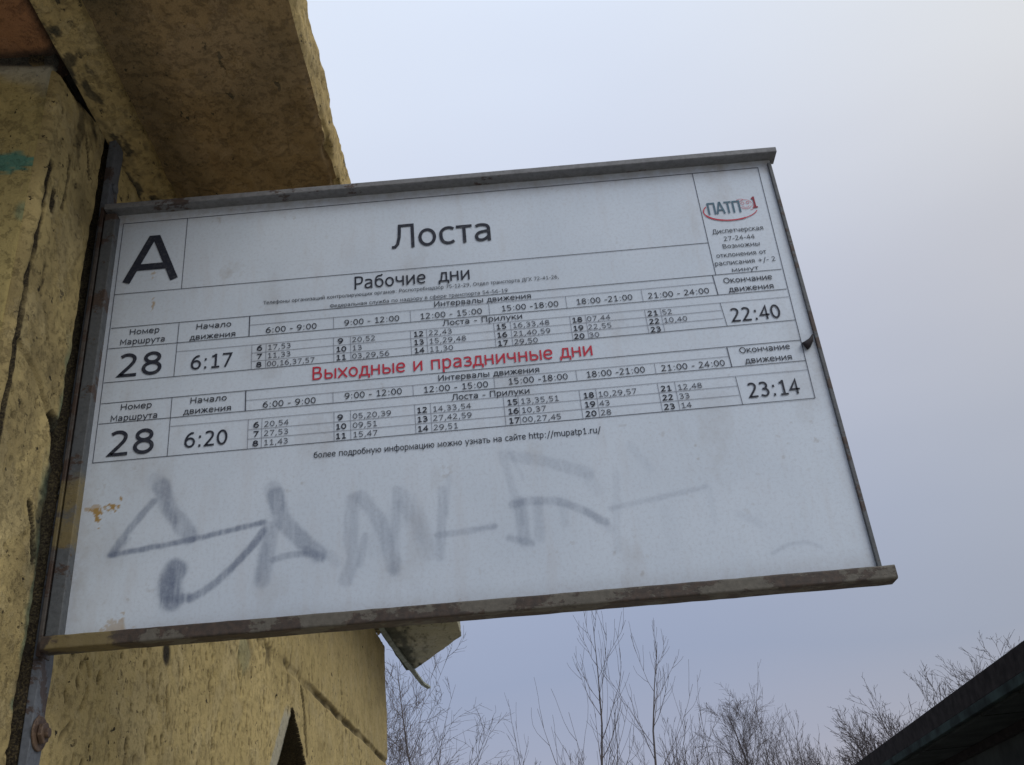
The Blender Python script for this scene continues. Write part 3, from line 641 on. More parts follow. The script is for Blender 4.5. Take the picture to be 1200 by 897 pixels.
# -- stroke lettering ----------------------------------------------------------------
def arc(cx, cy, rx, ry, a0, a1, n=18):
    return [(cx + rx * cos(radians(a0 + (a1 - a0) * k / n)), cy + ry * sin(radians(a0 + (a1 - a0) * k / n))) for k in range(n + 1)]
def S(*p): return catmull([tuple(p[i:i + 2]) for i in range(0, len(p), 2)], 5)
def L(*p): return [tuple(p[i:i + 2]) for i in range(0, len(p), 2)]
C, X5 = 7.27, 5.45
bowl_o = lambda cx, rx: arc(cx, 2.725, rx, 2.275, 0, 360, 26)
G = {
 ' ': (3.5, []),
 'о': (6.07, [bowl_o(3.03, 2.1)]),
 'а': (6.0, [S(.95, 4.6, 1.7, 4.95, 2.8, 5.02, 4.0, 4.75, 4.55, 4.1, 4.6, 3.4) + [(4.6, 0)], S(4.6, 3.05, 3.2, 2.95, 1.7, 2.6, 1.0, 1.75, 1.25, .75, 2.2, .42, 3.4, .65, 4.6, 1.5)]),
 'б': (6.1, [S(5.0, 7.35, 4.2, 6.75, 2.6, 6.6, 1.5, 5.8, 1.05, 4.2, .98, 2.7), arc(3.05, 2.6, 2.08, 2.17, 0, 360, 24)]),
 'в': (5.9, [L(1.2, 0, 1.2, 5.45), S(1.2, 5.0, 3.0, 5.0, 4.2, 4.75, 4.45, 3.95, 4.0, 3.1, 3.0, 2.85, 1.2, 2.85), S(3.0, 2.85, 4.3, 2.55, 4.8, 1.65, 4.4, .75, 3.2, .45, 1.2, .45)]),
 'г': (4.7, [L(1.2, 0, 1.2, 5.0, 4.5, 5.0)]),
 'д': (6.2, [L(.55, -1.3, .55, .42, 5.75, .42, 5.75, -1.3), L(4.7, .42, 4.7, 5.0, 2.2, 5.0, 2.05, 3.0, 1.6, 1.2, 1.15, .42)]),
 'е': (5.96, [[(.95, 2.75), (5.0, 2.75)] , S(5.0, 2.75, 4.9, 4.0, 4.2, 4.85, 3.05, 5.02, 1.6, 4.5, .95, 2.85, 1.3, 1.2, 2.5, .48, 3.7, .45, 5.1, .95)]),
 'ж': (8.0, [L(4.0, 0, 4.0, 5.45), L(4.0, 2.8, 3.1, 2.85, .5, 0), L(4.0, 2.8, 4.9, 2.85, 7.5, 0), S(3.1, 2.85, 2.3, 4.2, 1.5, 4.95, .6, 5.0), S(4.9, 2.85, 5.7, 4.2, 6.5, 4.95, 7.4, 5.0)]),
 'з': (5.2, [S(.6, 4.65, 1.8, 5.02, 3.3, 5.0, 4.15, 4.2, 3.7, 3.2, 2.5, 2.88, 1.7, 2.85), S(2.5, 2.85, 4.0, 2.5, 4.4, 1.6, 3.8, .7, 2.2, .42, .5, .9)]),
 'и': (6.4, [L(1.15, 5.45, 1.15, 0), L(1.15, .5, 5.2, 4.95), L(5.2, 5.45, 5.2, 0)]),
 'й': (6.4, [L(1.15, 5.45, 1.15, 0), L(1.15, .5, 5.2, 4.95), L(5.2, 5.45, 5.2, 0), S(1.9, 7.5, 2.4, 6.7, 3.2, 6.45, 4.0, 6.7, 4.5, 7.5)]),
 'к': (6.0, [L(1.2, 0, 1.2, 5.45), L(1.2, 2.8, 2.4, 2.85, 5.5, 0), S(2.4, 2.85, 3.3, 4.0, 4.1, 4.9, 5.2, 5.0)]),
 'л': (6.2, [L(5.0, 0, 5.0, 5.0, 2.0, 5.0, 1.9, 2.6, 1.5, 1.0, .9, .45, .2, .45)]),
 'м': (7.2, [L(1.1, 0, 1.1, 5.2, 3.6, 1.0, 6.1, 5.2, 6.1, 0)]),
 'н': (6.4, [L(1.2, 0, 1.2, 5.45), L(5.2, 0, 5.2, 5.45), L(1.2, 2.85, 5.2, 2.85)]),
 'п': (6.4, [L(1.2, 0, 1.2, 5.0, 5.2, 5.0, 5.2, 0)]),
 'р': (6.2, [L(1.2, -2.05, 1.2, 5.45), S(1.2, 4.3, 2.6, 5.0, 3.9, 5.0, 4.95, 4.0, 5.05, 2.7, 4.7, 1.2, 3.6, .45, 2.4, .5, 1.2, .9)]),
 'с': (5.2, [S(4.7, 4.55, 3.6, 5.0, 2.2, 4.85, 1.1, 3.9, 1.0, 2.2, 1.5, 1.0, 2.6, .45, 3.8, .5, 4.7, .95)]),
 'т': (5.0, [L(.2, 5.0, 4.8, 5.0), L(2.5, 5.0, 2.5, 0)]),
 'у': (5.9, [L(.55, 5.45, 3.1, .3), L(5.4, 5.45, 1.9, -2.05)]),
 'ф': (8.2, [L(4.1, -2.0, 4.1, 7.6), S(4.1, 4.7, 2.6, 5.0, 1.2, 4.2, .98, 2.7, 1.3, 1.2, 2.6, .45, 4.1, .8), S(4.1, 4.7, 5.6, 5.0, 7.0, 4.2, 7.2, 2.7, 6.9, 1.2, 5.6, .45, 4.1, .8)]),
 'х': (5.9, [L(.55, 5.45, 5.4, 0), L(5.4, 5.45, .55, 0)]),
 'ц': (6.5, [L(1.2, 5.45, 1.2, .45, 5.9, .45, 5.9, -1.3), L(5.1, .45, 5.1, 5.45)]),
 'ч': (6.1, [S(1.05, 5.45, 1.05, 3.6, 1.7, 2.65, 3.2, 2.45, 4.9, 2.9), L(4.9, 5.45, 4.9, 0)]),
 'ш': (8.8, [L(1.15, 5.45, 1.15, .45, 7.6, .45, 7.6, 5.45), L(4.4, .45, 4.4, 5.45)]),
 'щ': (9.0, [L(1.15, 5.45, 1.15, .45, 8.3, .45, 8.3, -1.3), L(4.4, .45, 4.4, 5.45), L(7.6, .45, 7.6, 5.45)]),
 'ы': (7.9, [L(1.2, 5.45, 1.2, .45), S(1.2, .45, 3.2, .45, 4.5, .7, 4.9, 1.75, 4.3, 2.8, 3.0, 3.05, 1.2, 3.05), L(6.8, 0, 6.8, 5.45)]),
 'ь': (5.9, [L(1.2, 5.45, 1.2, .45), S(1.2, .45, 3.2, .45, 4.5, .7, 4.95, 1.75, 4.3, 2.8, 3.0, 3.05, 1.2, 3.05)]),
 'ю': (8.6, [L(1.2, 0, 1.2, 5.45), L(1.2, 2.8, 3.4, 2.8), bowl_o(5.5, 2.05)]),
 'я': (6.0, [L(4.8, 0, 4.8, 5.0), S(4.8, 5.0, 2.9, 5.0, 1.6, 4.75, 1.15, 3.75, 1.7, 2.75, 2.9, 2.45, 4.8, 2.45), L(2.7, 2.45, .7, 0)]),
 'А': (6.9, [L(.4, 0, 3.1, 7.0, 3.8, 7.0, 6.5, 0), L(1.3, 2.35, 5.6, 2.35)]),
 'Л': (7.5, [L(6.3, 0, 6.3, 6.85, 2.6, 6.85, 2.4, 3.4, 1.9, 1.3, 1.1, .45, .2, .45)]),
 'Р': (6.1, [L(1.25, 0, 1.25, 7.27), S(1.25, 6.82, 3.2, 6.82, 4.9, 6.4, 5.25, 5.0, 4.7, 3.55, 3.2, 3.0, 1.25, 3.0)]),
 'В': (6.8, [L(1.25, 0, 1.25, 7.27), S(1.25, 6.82, 3.3, 6.82, 4.8, 6.4, 5.0, 5.3, 4.4, 4.2, 3.3, 3.85, 1.25, 3.85), S(3.3, 3.85, 5.1, 3.4, 5.6, 2.1, 5.0, .9, 3.5, .45, 1.25, .45)]),
 'Т': (6.1, [L(.1, 6.82, 6.1, 6.82), L(3.1, 6.82, 3.1, 0)]),
 'Ф': (8.2, [L(4.1, -.1, 4.1, 7.4), S(4.1, 6.1, 2.0, 6.0, .95, 4.8, .95, 3.0, 2.0, 1.5, 4.1, 1.2), S(4.1, 6.1, 6.2, 6.0, 7.25, 4.8, 7.25, 3.0, 6.2, 1.5, 4.1, 1.2)]),
 'И': (7.5, [L(1.25, 7.27, 1.25, 0), L(1.25, .5, 6.25, 6.75), L(6.25, 7.27, 6.25, 0)]),
 'П': (7.5, [L(1.25, 0, 1.25, 6.82, 6.25, 6.82, 6.25, 0)]),
 'Н': (7.5, [L(1.25, 0, 1.25, 7.27), L(6.25, 0, 6.25, 7.27), L(1.25, 3.8, 6.25, 3.8)]),
 'М': (8.4, [L(1.25, 0, 1.25, 7.0, 4.2, 2.2, 7.15, 7.0, 7.15, 0)]),
 'О': (7.9, [arc(3.95, 3.64, 3.1, 3.2, 0, 360, 30)]),
 'Д': (7.4, [L(.55, -1.5, .55, .42, 6.95, .42, 6.95, -1.5), L(5.8, .42, 5.8, 6.85, 2.6, 6.85, 2.4, 3.8, 1.9, 1.6, 1.2, .42)]),
 'Г': (5.7, [L(1.25, 0, 1.25, 6.82, 5.5, 6.82)]),
 'Х': (6.9, [L(.5, 7.27, 6.4, 0), L(6.4, 7.27, .5, 0)]),
 '0': (6.36, [arc(3.18, 3.64, 2.2, 3.2, 0, 360, 28)]),
 '1': (6.36, [L(3.5, .4, 3.5, 7.27), L(1.3, .4, 5.6, .4), L(1.4, 6.05, 2.4, 6.15, 3.5, 6.9)]),
 '2': (6.36, [S(1.0, 6.3, 2.2, 6.85, 3.6, 6.75, 4.6, 5.9, 4.5, 4.6, 3.5, 3.2, 2.1, 1.7, .95, .45) + [(5.5, .45)]]),
 '3': (6.36, [S(.95, 6.45, 2.2, 6.87, 3.8, 6.7, 4.65, 5.6, 4.1, 4.3, 2.8, 3.9, 2.1, 3.85), S(2.8, 3.87, 4.4, 3.5, 5.1, 2.3, 4.5, 1.0, 3.0, .42, .9, .95)]),
 '4': (6.36, [L(4.3, 0, 4.3, 6.9, .75, 2.35, 5.9, 2.35)]),
 '5': (6.36, [L(5.2, 6.82, 1.5, 6.82, 1.5, 4.0), S(1.5, 4.0, 2.7, 4.25, 4.2, 3.95, 5.05, 2.6, 4.6, 1.1, 3.1, .42, 1.0, .85)]),
 '6': (6.36, [S(5.0, 6.75, 3.6, 6.75, 2.0, 5.6, 1.1, 3.9, 1.0, 2.4), arc(3.2, 2.4, 2.2, 1.98, 0, 360, 22)]),
 '7': (6.36, [L(.8, 6.82, 5.4, 6.82, 2.3, 0)]),
 '8': (6.36, [arc(3.18, 5.45, 1.85, 1.4, 0, 360, 20), arc(3.18, 2.15, 2.2, 1.72, 0, 360, 22)]),
 '9': (6.36, [S(1.4, .5, 2.8, .5, 4.4, 1.7, 5.3, 3.4, 5.35, 4.9), arc(3.16, 4.87, 2.2, 1.98, 0, 360, 22)]),
 ':': (4.0, [L(2.0, 0, 2.0, 1.15), L(2.0, 4.2, 2.0, 5.35)]),
 '.': (3.4, [L(1.7, 0, 1.7, 1.15)]),
 ',': (3.4, [L(1.95, 1.1, 1.2, -1.3)]),
 '-': (4.5, [L(.7, 2.85, 3.8, 2.85)]),
 '+': (8.0, [L(4.0, .6, 4.0, 5.8), L(1.3, 3.2, 6.7, 3.2)]),
 '/': (4.6, [L(.4, -1.6, 4.2, 7.5)]),
 'h': (6.3, [L(1.2, 0, 1.2, 7.6), S(1.2, 4.1, 2.6, 4.95, 4.0, 4.95, 4.9, 4.2, 5.1, 3.0) + [(5.1, 0)]]),
 't': (4.0, [S(1.5, 7.0, 1.5, 4.0, 1.55, 1.5, 2.1, .55, 3.8, .45), L(.2, 5.0, 3.8, 5.0)]),
 'm': (9.7, [L(1.2, 0, 1.2, 5.45), S(1.2, 4.2, 2.4, 4.95, 3.7, 4.95, 4.5, 4.3, 4.8, 3.2) + [(4.8, 0)], S(4.8, 4.2, 6.0, 4.95, 7.3, 4.95, 8.2, 4.3, 8.5, 3.2) + [(8.5, 0)]]),
 'u': (6.3, [S(1.1, 5.45, 1.1, 2.0, 1.6, .8, 2.8, .45, 4.0, .65, 5.1, 1.4), L(5.1, 5.45, 5.1, 0)]),
 'r': (4.4, [L(1.2, 0, 1.2, 5.45), S(1.2, 4.0, 2.4, 4.85, 4.2, 4.95)]),
}
G['p'] = G['р']; G['a'] = G['а']
def ribbon(mb, pts, w, y):
    """flat stroke of width w through pts (metres, x-z plane) at depth y"""
    clean = [pts[0]]
    for p in pts[1:]:
        if math.hypot(p[0] - clean[-1][0], p[1] - clean[-1][1]) > 1e-7: clean.append(p)
    pts = clean; n = len(pts)
    if n < 2: return
    closed = math.hypot(pts[0][0] - pts[-1][0], pts[0][1] - pts[-1][1]) < 1e-6
    b = len(mb.v); h = w / 2
    def nrm(a, c):
        dx, dz = c[0] - a[0], c[1] - a[1]; l = math.hypot(dx, dz) or 1; return (-dz / l, dx / l)
    for i in range(n):
        if closed and i in (0, n - 1): n1, n2 = nrm(pts[-2], pts[-1]), nrm(pts[0], pts[1])
        else:
            n1 = nrm(pts[i - 1], pts[i]) if i > 0 else None
            n2 = nrm(pts[i], pts[i + 1]) if i < n - 1 else None
            n1 = n1 or n2; n2 = n2 or n1
        mxn = (n1[0] + n2[0], n1[1] + n2[1]); l = math.hypot(*mxn)
        if l < 0.35: q = n1; s = 1
        else:
            q = (mxn[0] / l, mxn[1] / l); s = min(1 / max(q[0] * n1[0] + q[1] * n1[1], 0.35), 2.2)
        mb.v.append((pts[i][0] + q[0] * h * s, y, pts[i][1] + q[1] * h * s))
        mb.v.append((pts[i][0] - q[0] * h * s, y, pts[i][1] - q[1] * h * s))
    for i in range(n - 1):
        k = b + 2 * i; mb.f.append((k, k + 1, k + 3, k + 2))
SK = -0.0070
YT = -0.0009
def zsh(x, z): return z + SK * (x - 18) + 0.0     # the print hangs slightly askew on the plate
def text(mb, s, x0, x1, z, cap, w=0.95, y=YT):
    """letters of s between x0 and x1 (mm), baseline z (mm in the print's own frame), capital height cap"""
    adv = sum(G[c][0] for c in s)
    lsb = 0.6; sx = (x1 - x0) / (adv - 2 * lsb); sz = cap / 7.27
    cur = -lsb; j = 0
    for ch in s:
        a, st = G[ch]
        for p in st:
            q = []
            for (px, pz) in p:
                X = x0 + (cur + px) * sx; Zp = z + pz * sz
                q.append((X * mm, zsh(X, Zp) * mm))
            ribbon(mb, q, w * (sx + sz) / 2 * mm, y - 0.00001 * (j % 7)); j += 1
        cur += a
def put(s, x0, x1, z, cap, w=0.95, mat=None, name='lettering', label=None):
    mb = MB(); text(mb, s, x0, x1, z, cap, w)
    o = mb.build(name, mat or M_INK, panel)
    if label: tag(o, label)
    return o
put('А', 34.5, 96.0, 500.5, 75, 1.02, label='large letter А in the top left box')
put('Лоста', 398, 534, 518.0, 41, 0.86, label='title reading Лоста')
put('Рабочие  дни', 344, 499.5, 456.6, 20.8, 0.88, label='heading reading Рабочие дни')
put('Выходные и праздничные дни', 289, 648, 322.4, 19.5, 0.95, M_RED, label='red heading reading Выходные и праздничные дни')
put('Телефоны организаций контролирующих органов: Роспотребнадзор 75-12-29, Отдел транспорта ДГХ 72-41-26,', 222.3, 617.8, 445.2, 5.7, 0.85)
put('Федеральная служба по надзору в сфере транспорта 54-56-19', 311.5, 547.8, 430.6, 5.7, 0.85)
put('более подробную информацию можно узнать на сайте http://mupatp1.ru/', 292.4, 643.9, 212.6, 8.4, 0.9, label='footer line with the web address')
for k, (zh, z28, z617) in enumerate(((0, 352.2, 353.9), (1, 239.6, 242.2))):
    dz = 0 if k == 0 else -113.0
    put('Номер', 45.9, 85.3, 416.0 + dz + (0 if k == 0 else .5), 8.6)
    put('Маршрута', 34.8, 94.0, 401.4 + dz - .2, 8.6)
    put('Начало', 134.3, 180.4, 415.2 + dz + (0 if k == 0 else 2), 8.6)
    put('движения', 127.2, 187.0, 399.2 + dz + (0 if k == 0 else 3), 8.6)
    put('28', 37.2, 92.5, z28, 34.5, 1.0, label='route number 28 in the %s table' % ('upper', 'lower')[k])
    put('6:17' if k == 0 else '6:20', 131.5, 184.0, z617, 21.0, 1.0)
    put('22:40' if k == 0 else '23:14', 832.5, 895.5, 353.3 if k == 0 else 241.9, 21.0, 1.0)
    put('Интервалы движения', 449.5, 578.0, 417.4 if k == 0 else 304.8, 8.6)
    z0 = 401.0 if k == 0 else 290.8
    put('6:00 - 9:00', 227.2, 293.7, z0 - (1.2 if k == 0 else 2), 8.8)
    put('9:00 - 12:00', 330.5, 402.6, z0 - (.5 if k == 0 else 0), 8.8)
    put('12:00 - 15:00', 430.2, 511.6, z0 - 1, 8.8)
    put('15:00 -18:00', 537.5, 612.4, z0, 8.8)
    put('18:00 -21:00', 636.2, 710.0, z0, 8.8)
    put('21:00 - 24:00', 731.0, 811.0, z0 - .5, 8.8)
    put('Лоста - Прилуки', 459.5 if k == 0 else 465.3, 563.5 - (0 if k == 0 else .7), 386.8 if k == 0 else 275.5, 8.6)
    put('Окончание', 833.0, 896.5, 413.6 if k == 0 else 306.0, 8.8)
    put('движения', 837.3, 896.0, 399.4 if k == 0 else 290.6, 8.8)
put('Диспетчерская', 833, 902, 495.2, 7.6, 0.85)
put('27-24-44', 846, 887.5, 482.0, 7.4, 0.85)
put('Возможны', 842, 892, 469.6, 7.4, 0.85)
put('отклонения от', 831, 897.5, 455.4, 7.4, 0.85)
put('расписания +/- 2', 826.5, 907.5, 442.6, 7.4, 0.85)
put('минут', 847, 882, 430.6, 7.0, 0.85)
ROWS = {
 0: [(['6', '7', '8'], ['17,53', '11,33', '00,16,37,57'], 214, 229.8), (['9', '10', '11'], ['20,52', '13', '03,29,56'], 319.5, 340), (['12', '13', '14'], ['22,43', '15,29,48', '11,30'], 420.5, 440),
     (['15', '16', '17'], ['16,33,48', '21,40,59', '29,50'], 528.5, 549.5), (['18', '19', '20'], ['07,44', '22,55', '30'], 627.5, 646.5), (['21', '22', '23'], ['52', '10,40', ''], 726.5, 744.8)],
 1: [(['6', '7', '8'], ['20,54', '27,53', '11,43'], 214, 229.5), (['9', '10', '11'], ['05,20,39', '09,51', '15,47'], 319, 340), (['12', '13', '14'], ['14,33,54', '27,42,59', '29,51'], 420.5, 440),
     (['15', '16', '17'], ['13,35,51', '10,37', '00,27,45'], 533.5, 550), (['18', '19', '20'], ['10,29,57', '43', '28'], 628.8, 647), (['21', '22', '23'], ['12,48', '33', '14'], 726, 746.3)]}
for k in (0, 1):
    zb = (373.2, 360.6, 348.2) if k == 0 else (261.2, 248.4, 235.4)
    for (hs, ms, xh, xm) in ROWS[k]:
        mbh = MB(); mbm = MB()
        for r in range(3):
            wd = 13.0 if len(hs[r]) == 2 else 6.4
            text(mbh, hs[r], xh + (0 if len(hs[r]) == 2 else 2.5), xh + (0 if len(hs[r]) == 2 else 2.5) + wd, zb[r] + .6, 7.6, 1.35)
            if ms[r]:
                ln = sum(4.3 if c == ',' else 5.6 for c in ms[r]) * (1.13 if len(ms[r]) < 9 else 1.06)
                text(mbm, ms[r], xm + .5, xm + .5 + ln, zb[r] + .6, 7.6, 0.85)
        mbh.build('hour_numbers', M_INK, panel); mbm.build('minute_numbers', M_INKG, panel)
# rules of the two tables
def rule(mb, x0, z0, x1, z1, w): ribbon(mb, [(x0 * mm, zsh(x0, z0) * mm), (x1 * mm, zsh(x1, z1) * mm)], w * mm, YT + 0.0002 - 0.00002 * rnd.random())
R = MB(); F = MB()
H = 0.85
rule(R, 18.2, 603.7, 916.6, 603.7, H); rule(R, 18.4, 603.7, 19.0, 233, H); rule(R, 916.3, 603.7, 911.4, 233.8, H)
rule(R, 18.6, 233, 911.4, 233.8, H); rule(R, 18.4, 483.2, 824.2, 481.6, H)
rule(R, 109.2, 603.7, 109.6, 483.6, H * .9); rule(R, 823.5, 603.7, 824.6, 428, H)
rule(R, 20, 429, 912, 428.4, H); rule(R, 20, 397.2, 912, 396.6, H); rule(R, 20, 346.0, 913, 348.2, H)
rule(R, 110.8, 429, 110.2, 346, H * .9); rule(R, 204.6, 429, 205.0, 397, H * 1.5); rule(R, 820.2, 428, 821.8, 396.8, H * 1.3)
rule(R, 20, 315.4, 912, 317.8, H); rule(R, 20, 286.4, 912, 287.6, H); rule(R, 110.4, 315.6, 111.0, 233, H * .9)
rule(R, 204.4, 315.8, 205.2, 286.6, H * 1.5); rule(R, 818.0, 317.6, 819.0, 287.5, H * 1.3)
rule(F, 205, 414.6, 820.5, 416.6, .6); rule(F, 205, 301.6, 818, 303.4, .6)
rule(R, 822.0, 384, 824.6, 348, H * .8); rule(R, 820.6, 273.5, 822.0, 233.6, H * .8)
rule(F, 111, 383.6, 912, 384.4, .6); rule(F, 111.5, 274.2, 912, 274.2, .6)
for z in (371.6, 359.2): rule(F, 209, z - .5, 822, z + 1, .6)
for z in (260.2, 247.2): rule(F, 209, z - .5, 821, z, .6)
for x in (209.5, 228.0, 316.1, 338.2, 416.6, 437.6, 525.5, 547.3, 625.0, 645.6, 723.0, 743.4): rule(F, x, 383.8, x + .6, 347.5, .6)
for x in (209.5, 226.8, 316.9, 337.6, 418.0, 437.8, 529.2, 547.6, 624.4, 645.2, 722.6, 744.2): rule(F, x, 274.2, x + .4, 233.3, .6)
for x in (316.1, 417.5, 521.4, 623.0, 723.2): rule(F, x, 415.6, x + .2, 397.2, .6)
for x in (315.6, 416.9, 519.8, 623.6, 723.2): rule(F, x, 302.6, x + .2, 287, .6)
tag(R.build('table_rules', M_INKG, panel), 'dark ruled borders of the timetable')
tag(F.build('table_rules', M_INKL, panel), 'faint thin inner rules of the timetable')
# logo: letters, swoosh, little round face emblem, red 1
put('ПАТП', 833.5, 878.5, 528.2, 20.5, 1.05, M_TEALINK, 'logo_letters', 'teal logo letters ПАТП')
put('1', 894.5, 902.5, 533.5, 19.5, 1.2, ink('dark_red_print_ink', (0.24, 0.03, 0.05)), 'logo_number', 'red number 1 of the logo')
lg = MB()
def zl(pts): return [(x * mm, zsh(x, z) * mm) for x, z in pts]
for k, (a0, a1, w) in enumerate(((150, 200, 1.4), (200, 250, 2.3), (250, 300, 2.0), (300, 345, 1.2))):
    ribbon(lg, zl(arc(864, 533.5, 37, 17.5, a0, a1, 10)), w * mm, YT - 0.00003 * k)
tag(lg.build('logo_swoosh', M_RED, panel), 'red swoosh under the logo letters')
em = MB()
for k, (cx, cz, rx, rz, a0, a1) in enumerate(((886, 541, 9.0, 8.0, 10, 330), (882.5, 543, 2.2, 2.2, 0, 360), (889.5, 543.5, 2.0, 2.0, 0, 360), (886, 538.5, 4.6, 3.0, 190, 350), (880, 548, 5.0, 2.5, 20, 170), (892, 537, 5, 6, 260, 400))):
    ribbon(em, zl(arc(cx, cz, rx, rz, a0, a1, 16)), 0.6 * mm, YT - 0.00002 * k)
tag(em.build('logo_emblem', M_RED, panel), 'small red curled emblem between the letters and the 1')

# -- frame ---------------------------------------------------------------------------
def rail(name, mat, prof, x0, x1, lab, tilt=TILT, n=60, rough=0.0004, bev=0.0012, seed=1):
    """folded rail: closed (y, z) profile swept along x with a slight wave"""
    xs = np.linspace(x0, x1, n); mb = MB(); m_ = len(prof); rr = random.Random(seed)
    for x in xs:
        w1 = 0.0006 * sin(x * 5 + seed) ; w2 = rough * rr.uniform(-1, 1)
        for (y, z) in prof: mb.v.append((x, y + w2, z + tilt * x + w1 * 0.6 + w2))
    for i in range(n - 1):
        for k in range(m_):
            k2 = (k + 1) % m_
            mb.f.append((i * m_ + k, i * m_ + k2, (i + 1) * m_ + k2, (i + 1) * m_ + k))
    mb.f.append(tuple(reversed(range(m_)))); mb.f.append(tuple((n - 1) * m_ + k for k in range(m_)))
    o = mb.build(name, mat, sign); tag(o, lab); return o
def rounded(y0, y1, z0, z1, r, n=3):
    P = []
    for (cy, cz, a0) in ((y1 - r, z1 - r, 0), (y0 + r, z1 - r, 90), (y0 + r, z0 + r, 180), (y1 - r, z0 + r, 270)):
        for k in range(n + 1):
            a = radians(a0 + 90 * k / n); P.append((cy + r * cos(a), cz + r * sin(a)))
    return P
rail('top_rail', M_TOPRAIL, rounded(-0.0175, 0.010, 0.6195, 0.6285, 0.0014), -0.004, 0.9425, 'grey painted top rail of the frame', seed=3)
# bottom rail: box section with rolled front
rail('bottom_rail', M_RAIL, rounded(-0.0200, 0.0060, -0.0005, 0.0155, 0.0024, 3), -0.004, 0.9435, 'rusty brown bottom rail of the frame', seed=8, rough=0.0004)
sb = MB()
sb.box(-0.0035, 0.0125, -0.0138, 0.0095, 0.0162, 0.6136); o = sb.build('side_rail', M_FRAME, sign); bevel(o, 0.0012)
tag(o, 'grey left upright of the frame with patches of yellow paint')
sb = MB(); sb.box(-0.0115, -0.0062, -0.0125, 0.012, -0.004, 0.628); o = sb.build('angle_flange', metal('brown_flange_steel', (0.085, 0.075, 0.068), 1.1, True), sign); bevel(o, 0.001)
sb = MB(); sb.box(0.9302, 0.9352, -0.0040, 0.0095, 0.0050, 0.6020); o = sb.build('side_rail', M_FRAME, sign); bevel(o, 0.0008)
tag(o, 'thin grey right upright of the frame')
# dark bent wire clip by the right edge
cl = MB(); cl.tube([(0.9150, -0.001, 0.3015), (0.9185, -0.003, 0.3030), (0.9240, -0.005, 0.3080), (0.9280, -0.004, 0.3160)], [0.0062, 0.0055, 0.0032, 0.0010], 7)
tag(cl.build('clip', simple('dark_clip', (0.03, 0.027, 0.03), 0.6), sign, True), 'small dark bent clip at the right edge')
# mounting strap flat on the wall, with tabs to the frame
wyaw = Matrix.Rotation(YAW, 4, 'Z')
def wl(n, d, z):            # building frame -> sign frame
    p = wyaw @ Vector((n, d, z)); return (p.x - SX, p.y - 1.1, p.z - SZ)
st = MB(); ns_ = 40
for i in range(ns_):
    z = 1.80 + (2.692 - 1.80) * i / (ns_ - 1); w = 0.0006 * sin(i * 1.7)
    for (n, d) in ((WN - 0.002, 1.112), (WN + 0.0075 + w, 1.113), (WN + 0.0075 + w, 1.143 + w), (WN - 0.002, 1.144)): st.v.append(wl(n, d, z))
for i in range(ns_ - 1):
    for k in range(4): st.f.append((i * 4 + k, i * 4 + 4 + k, i * 4 + 4 + (k + 1) % 4, i * 4 + (k + 1) % 4))
st.f += [(0, 1, 2, 3), tuple((ns_ - 1) * 4 + k for k in (3, 2, 1, 0))]
o = st.build('wall_strap', M_STRAP, sign); tag(o, 'blue grey steel strap that holds the frame on the wall'); bevel(o, 0.001)
tb = MB()
for z in (0.02, 0.32, 0.60):
    tb = MB(); tb.box(-0.016, -0.003, 0.000, 0.009, z - 0.012, z + 0.012); tb.build('bracket_tab', M_FRAME, sign)
def disc(name, mat, n0, n1, r, d, z, k=24, parent=sign, hexa=False, jag=0.0):
    mb = MB(); kk = 6 if hexa else k; rr = random.Random(3)
    for n in (n0, n1):
        for i in range(kk):
            a = 2 * pi * i / kk + 0.3; q = r * (1 + jag * rr.uniform(-1, 1)); mb.v.append(wl(n, d + q * cos(a), z + q * sin(a)))
    for i in range(kk): mb.f.append((i, (i + 1) % kk, kk + (i + 1) % kk, kk + i))
    mb.f.append(tuple(reversed(range(kk)))); mb.f.append(tuple(kk + i for i in range(kk)))
    o = mb.build(name, mat, parent); bevel(o, 0.0012); return o
bolt = disc('bolt', M_RUST, WN + 0.006, WN + 0.0205, 0.0055, 1.129, 1.838, 16); tag(bolt, 'rusty bolt through the lower end of the wall strap')
disc('washer', M_RUST, WN + 0.0078, WN + 0.0105, 0.0185, 1.129, 1.838, 28, bolt, False, 0.03)
disc('nut', M_RUST, WN + 0.0112, WN + 0.0165, 0.0120, 1.129, 1.838, 6, bolt, True)
top_b = disc('bolt', M_STRAP, WN + 0.0076, WN + 0.0120, 0.0075, 1.128, 2.600, 14)

# ---------------------------------------------------------------- kiosk at the right
kv = Vector((2.255 - 2.025, 7.874 - 4.221, 0)); kyaw = -math.atan2(kv.x, kv.y)
kio = empty('kiosk', (2.025, 4.221, 0), kyaw)
tag(kio, 'dark brown and green kiosk whose low eave cuts the lower right corner', 'kiosk')
k = MB(); k.box(0.0, 0.035, -2.4, 5.2, 2.396, 2.500); bevel(k.build('fascia', M_KFASC, kio), 0.003)
k = MB(); k.box(-0.004, 0.030, -2.4, 5.2, 2.352, 2.3955); bevel(k.build('eave_trim', M_KTRIM, kio), 0.003)
for i in range(14):
    y0 = -2.38 + i * 0.54
    kk = MB(); kk.box(0.036, 0.345, y0, y0 + 0.532, 2.342 + 0.002 * (i % 2), 2.364)
    kk.build('soffit_board', M_KWALL, kio)
kk = MB(); kk.box(0.346, 2.8, -2.4, 5.15, 0.0, 2.40); kk.build('wall', M_KWALL, kio)
kk = MB(); kk.box(0.300, 0.3455, -2.4, 5.15, 2.300, 2.3415); bevel(kk.build('wall_trim', M_KFASC, kio), 0.004)
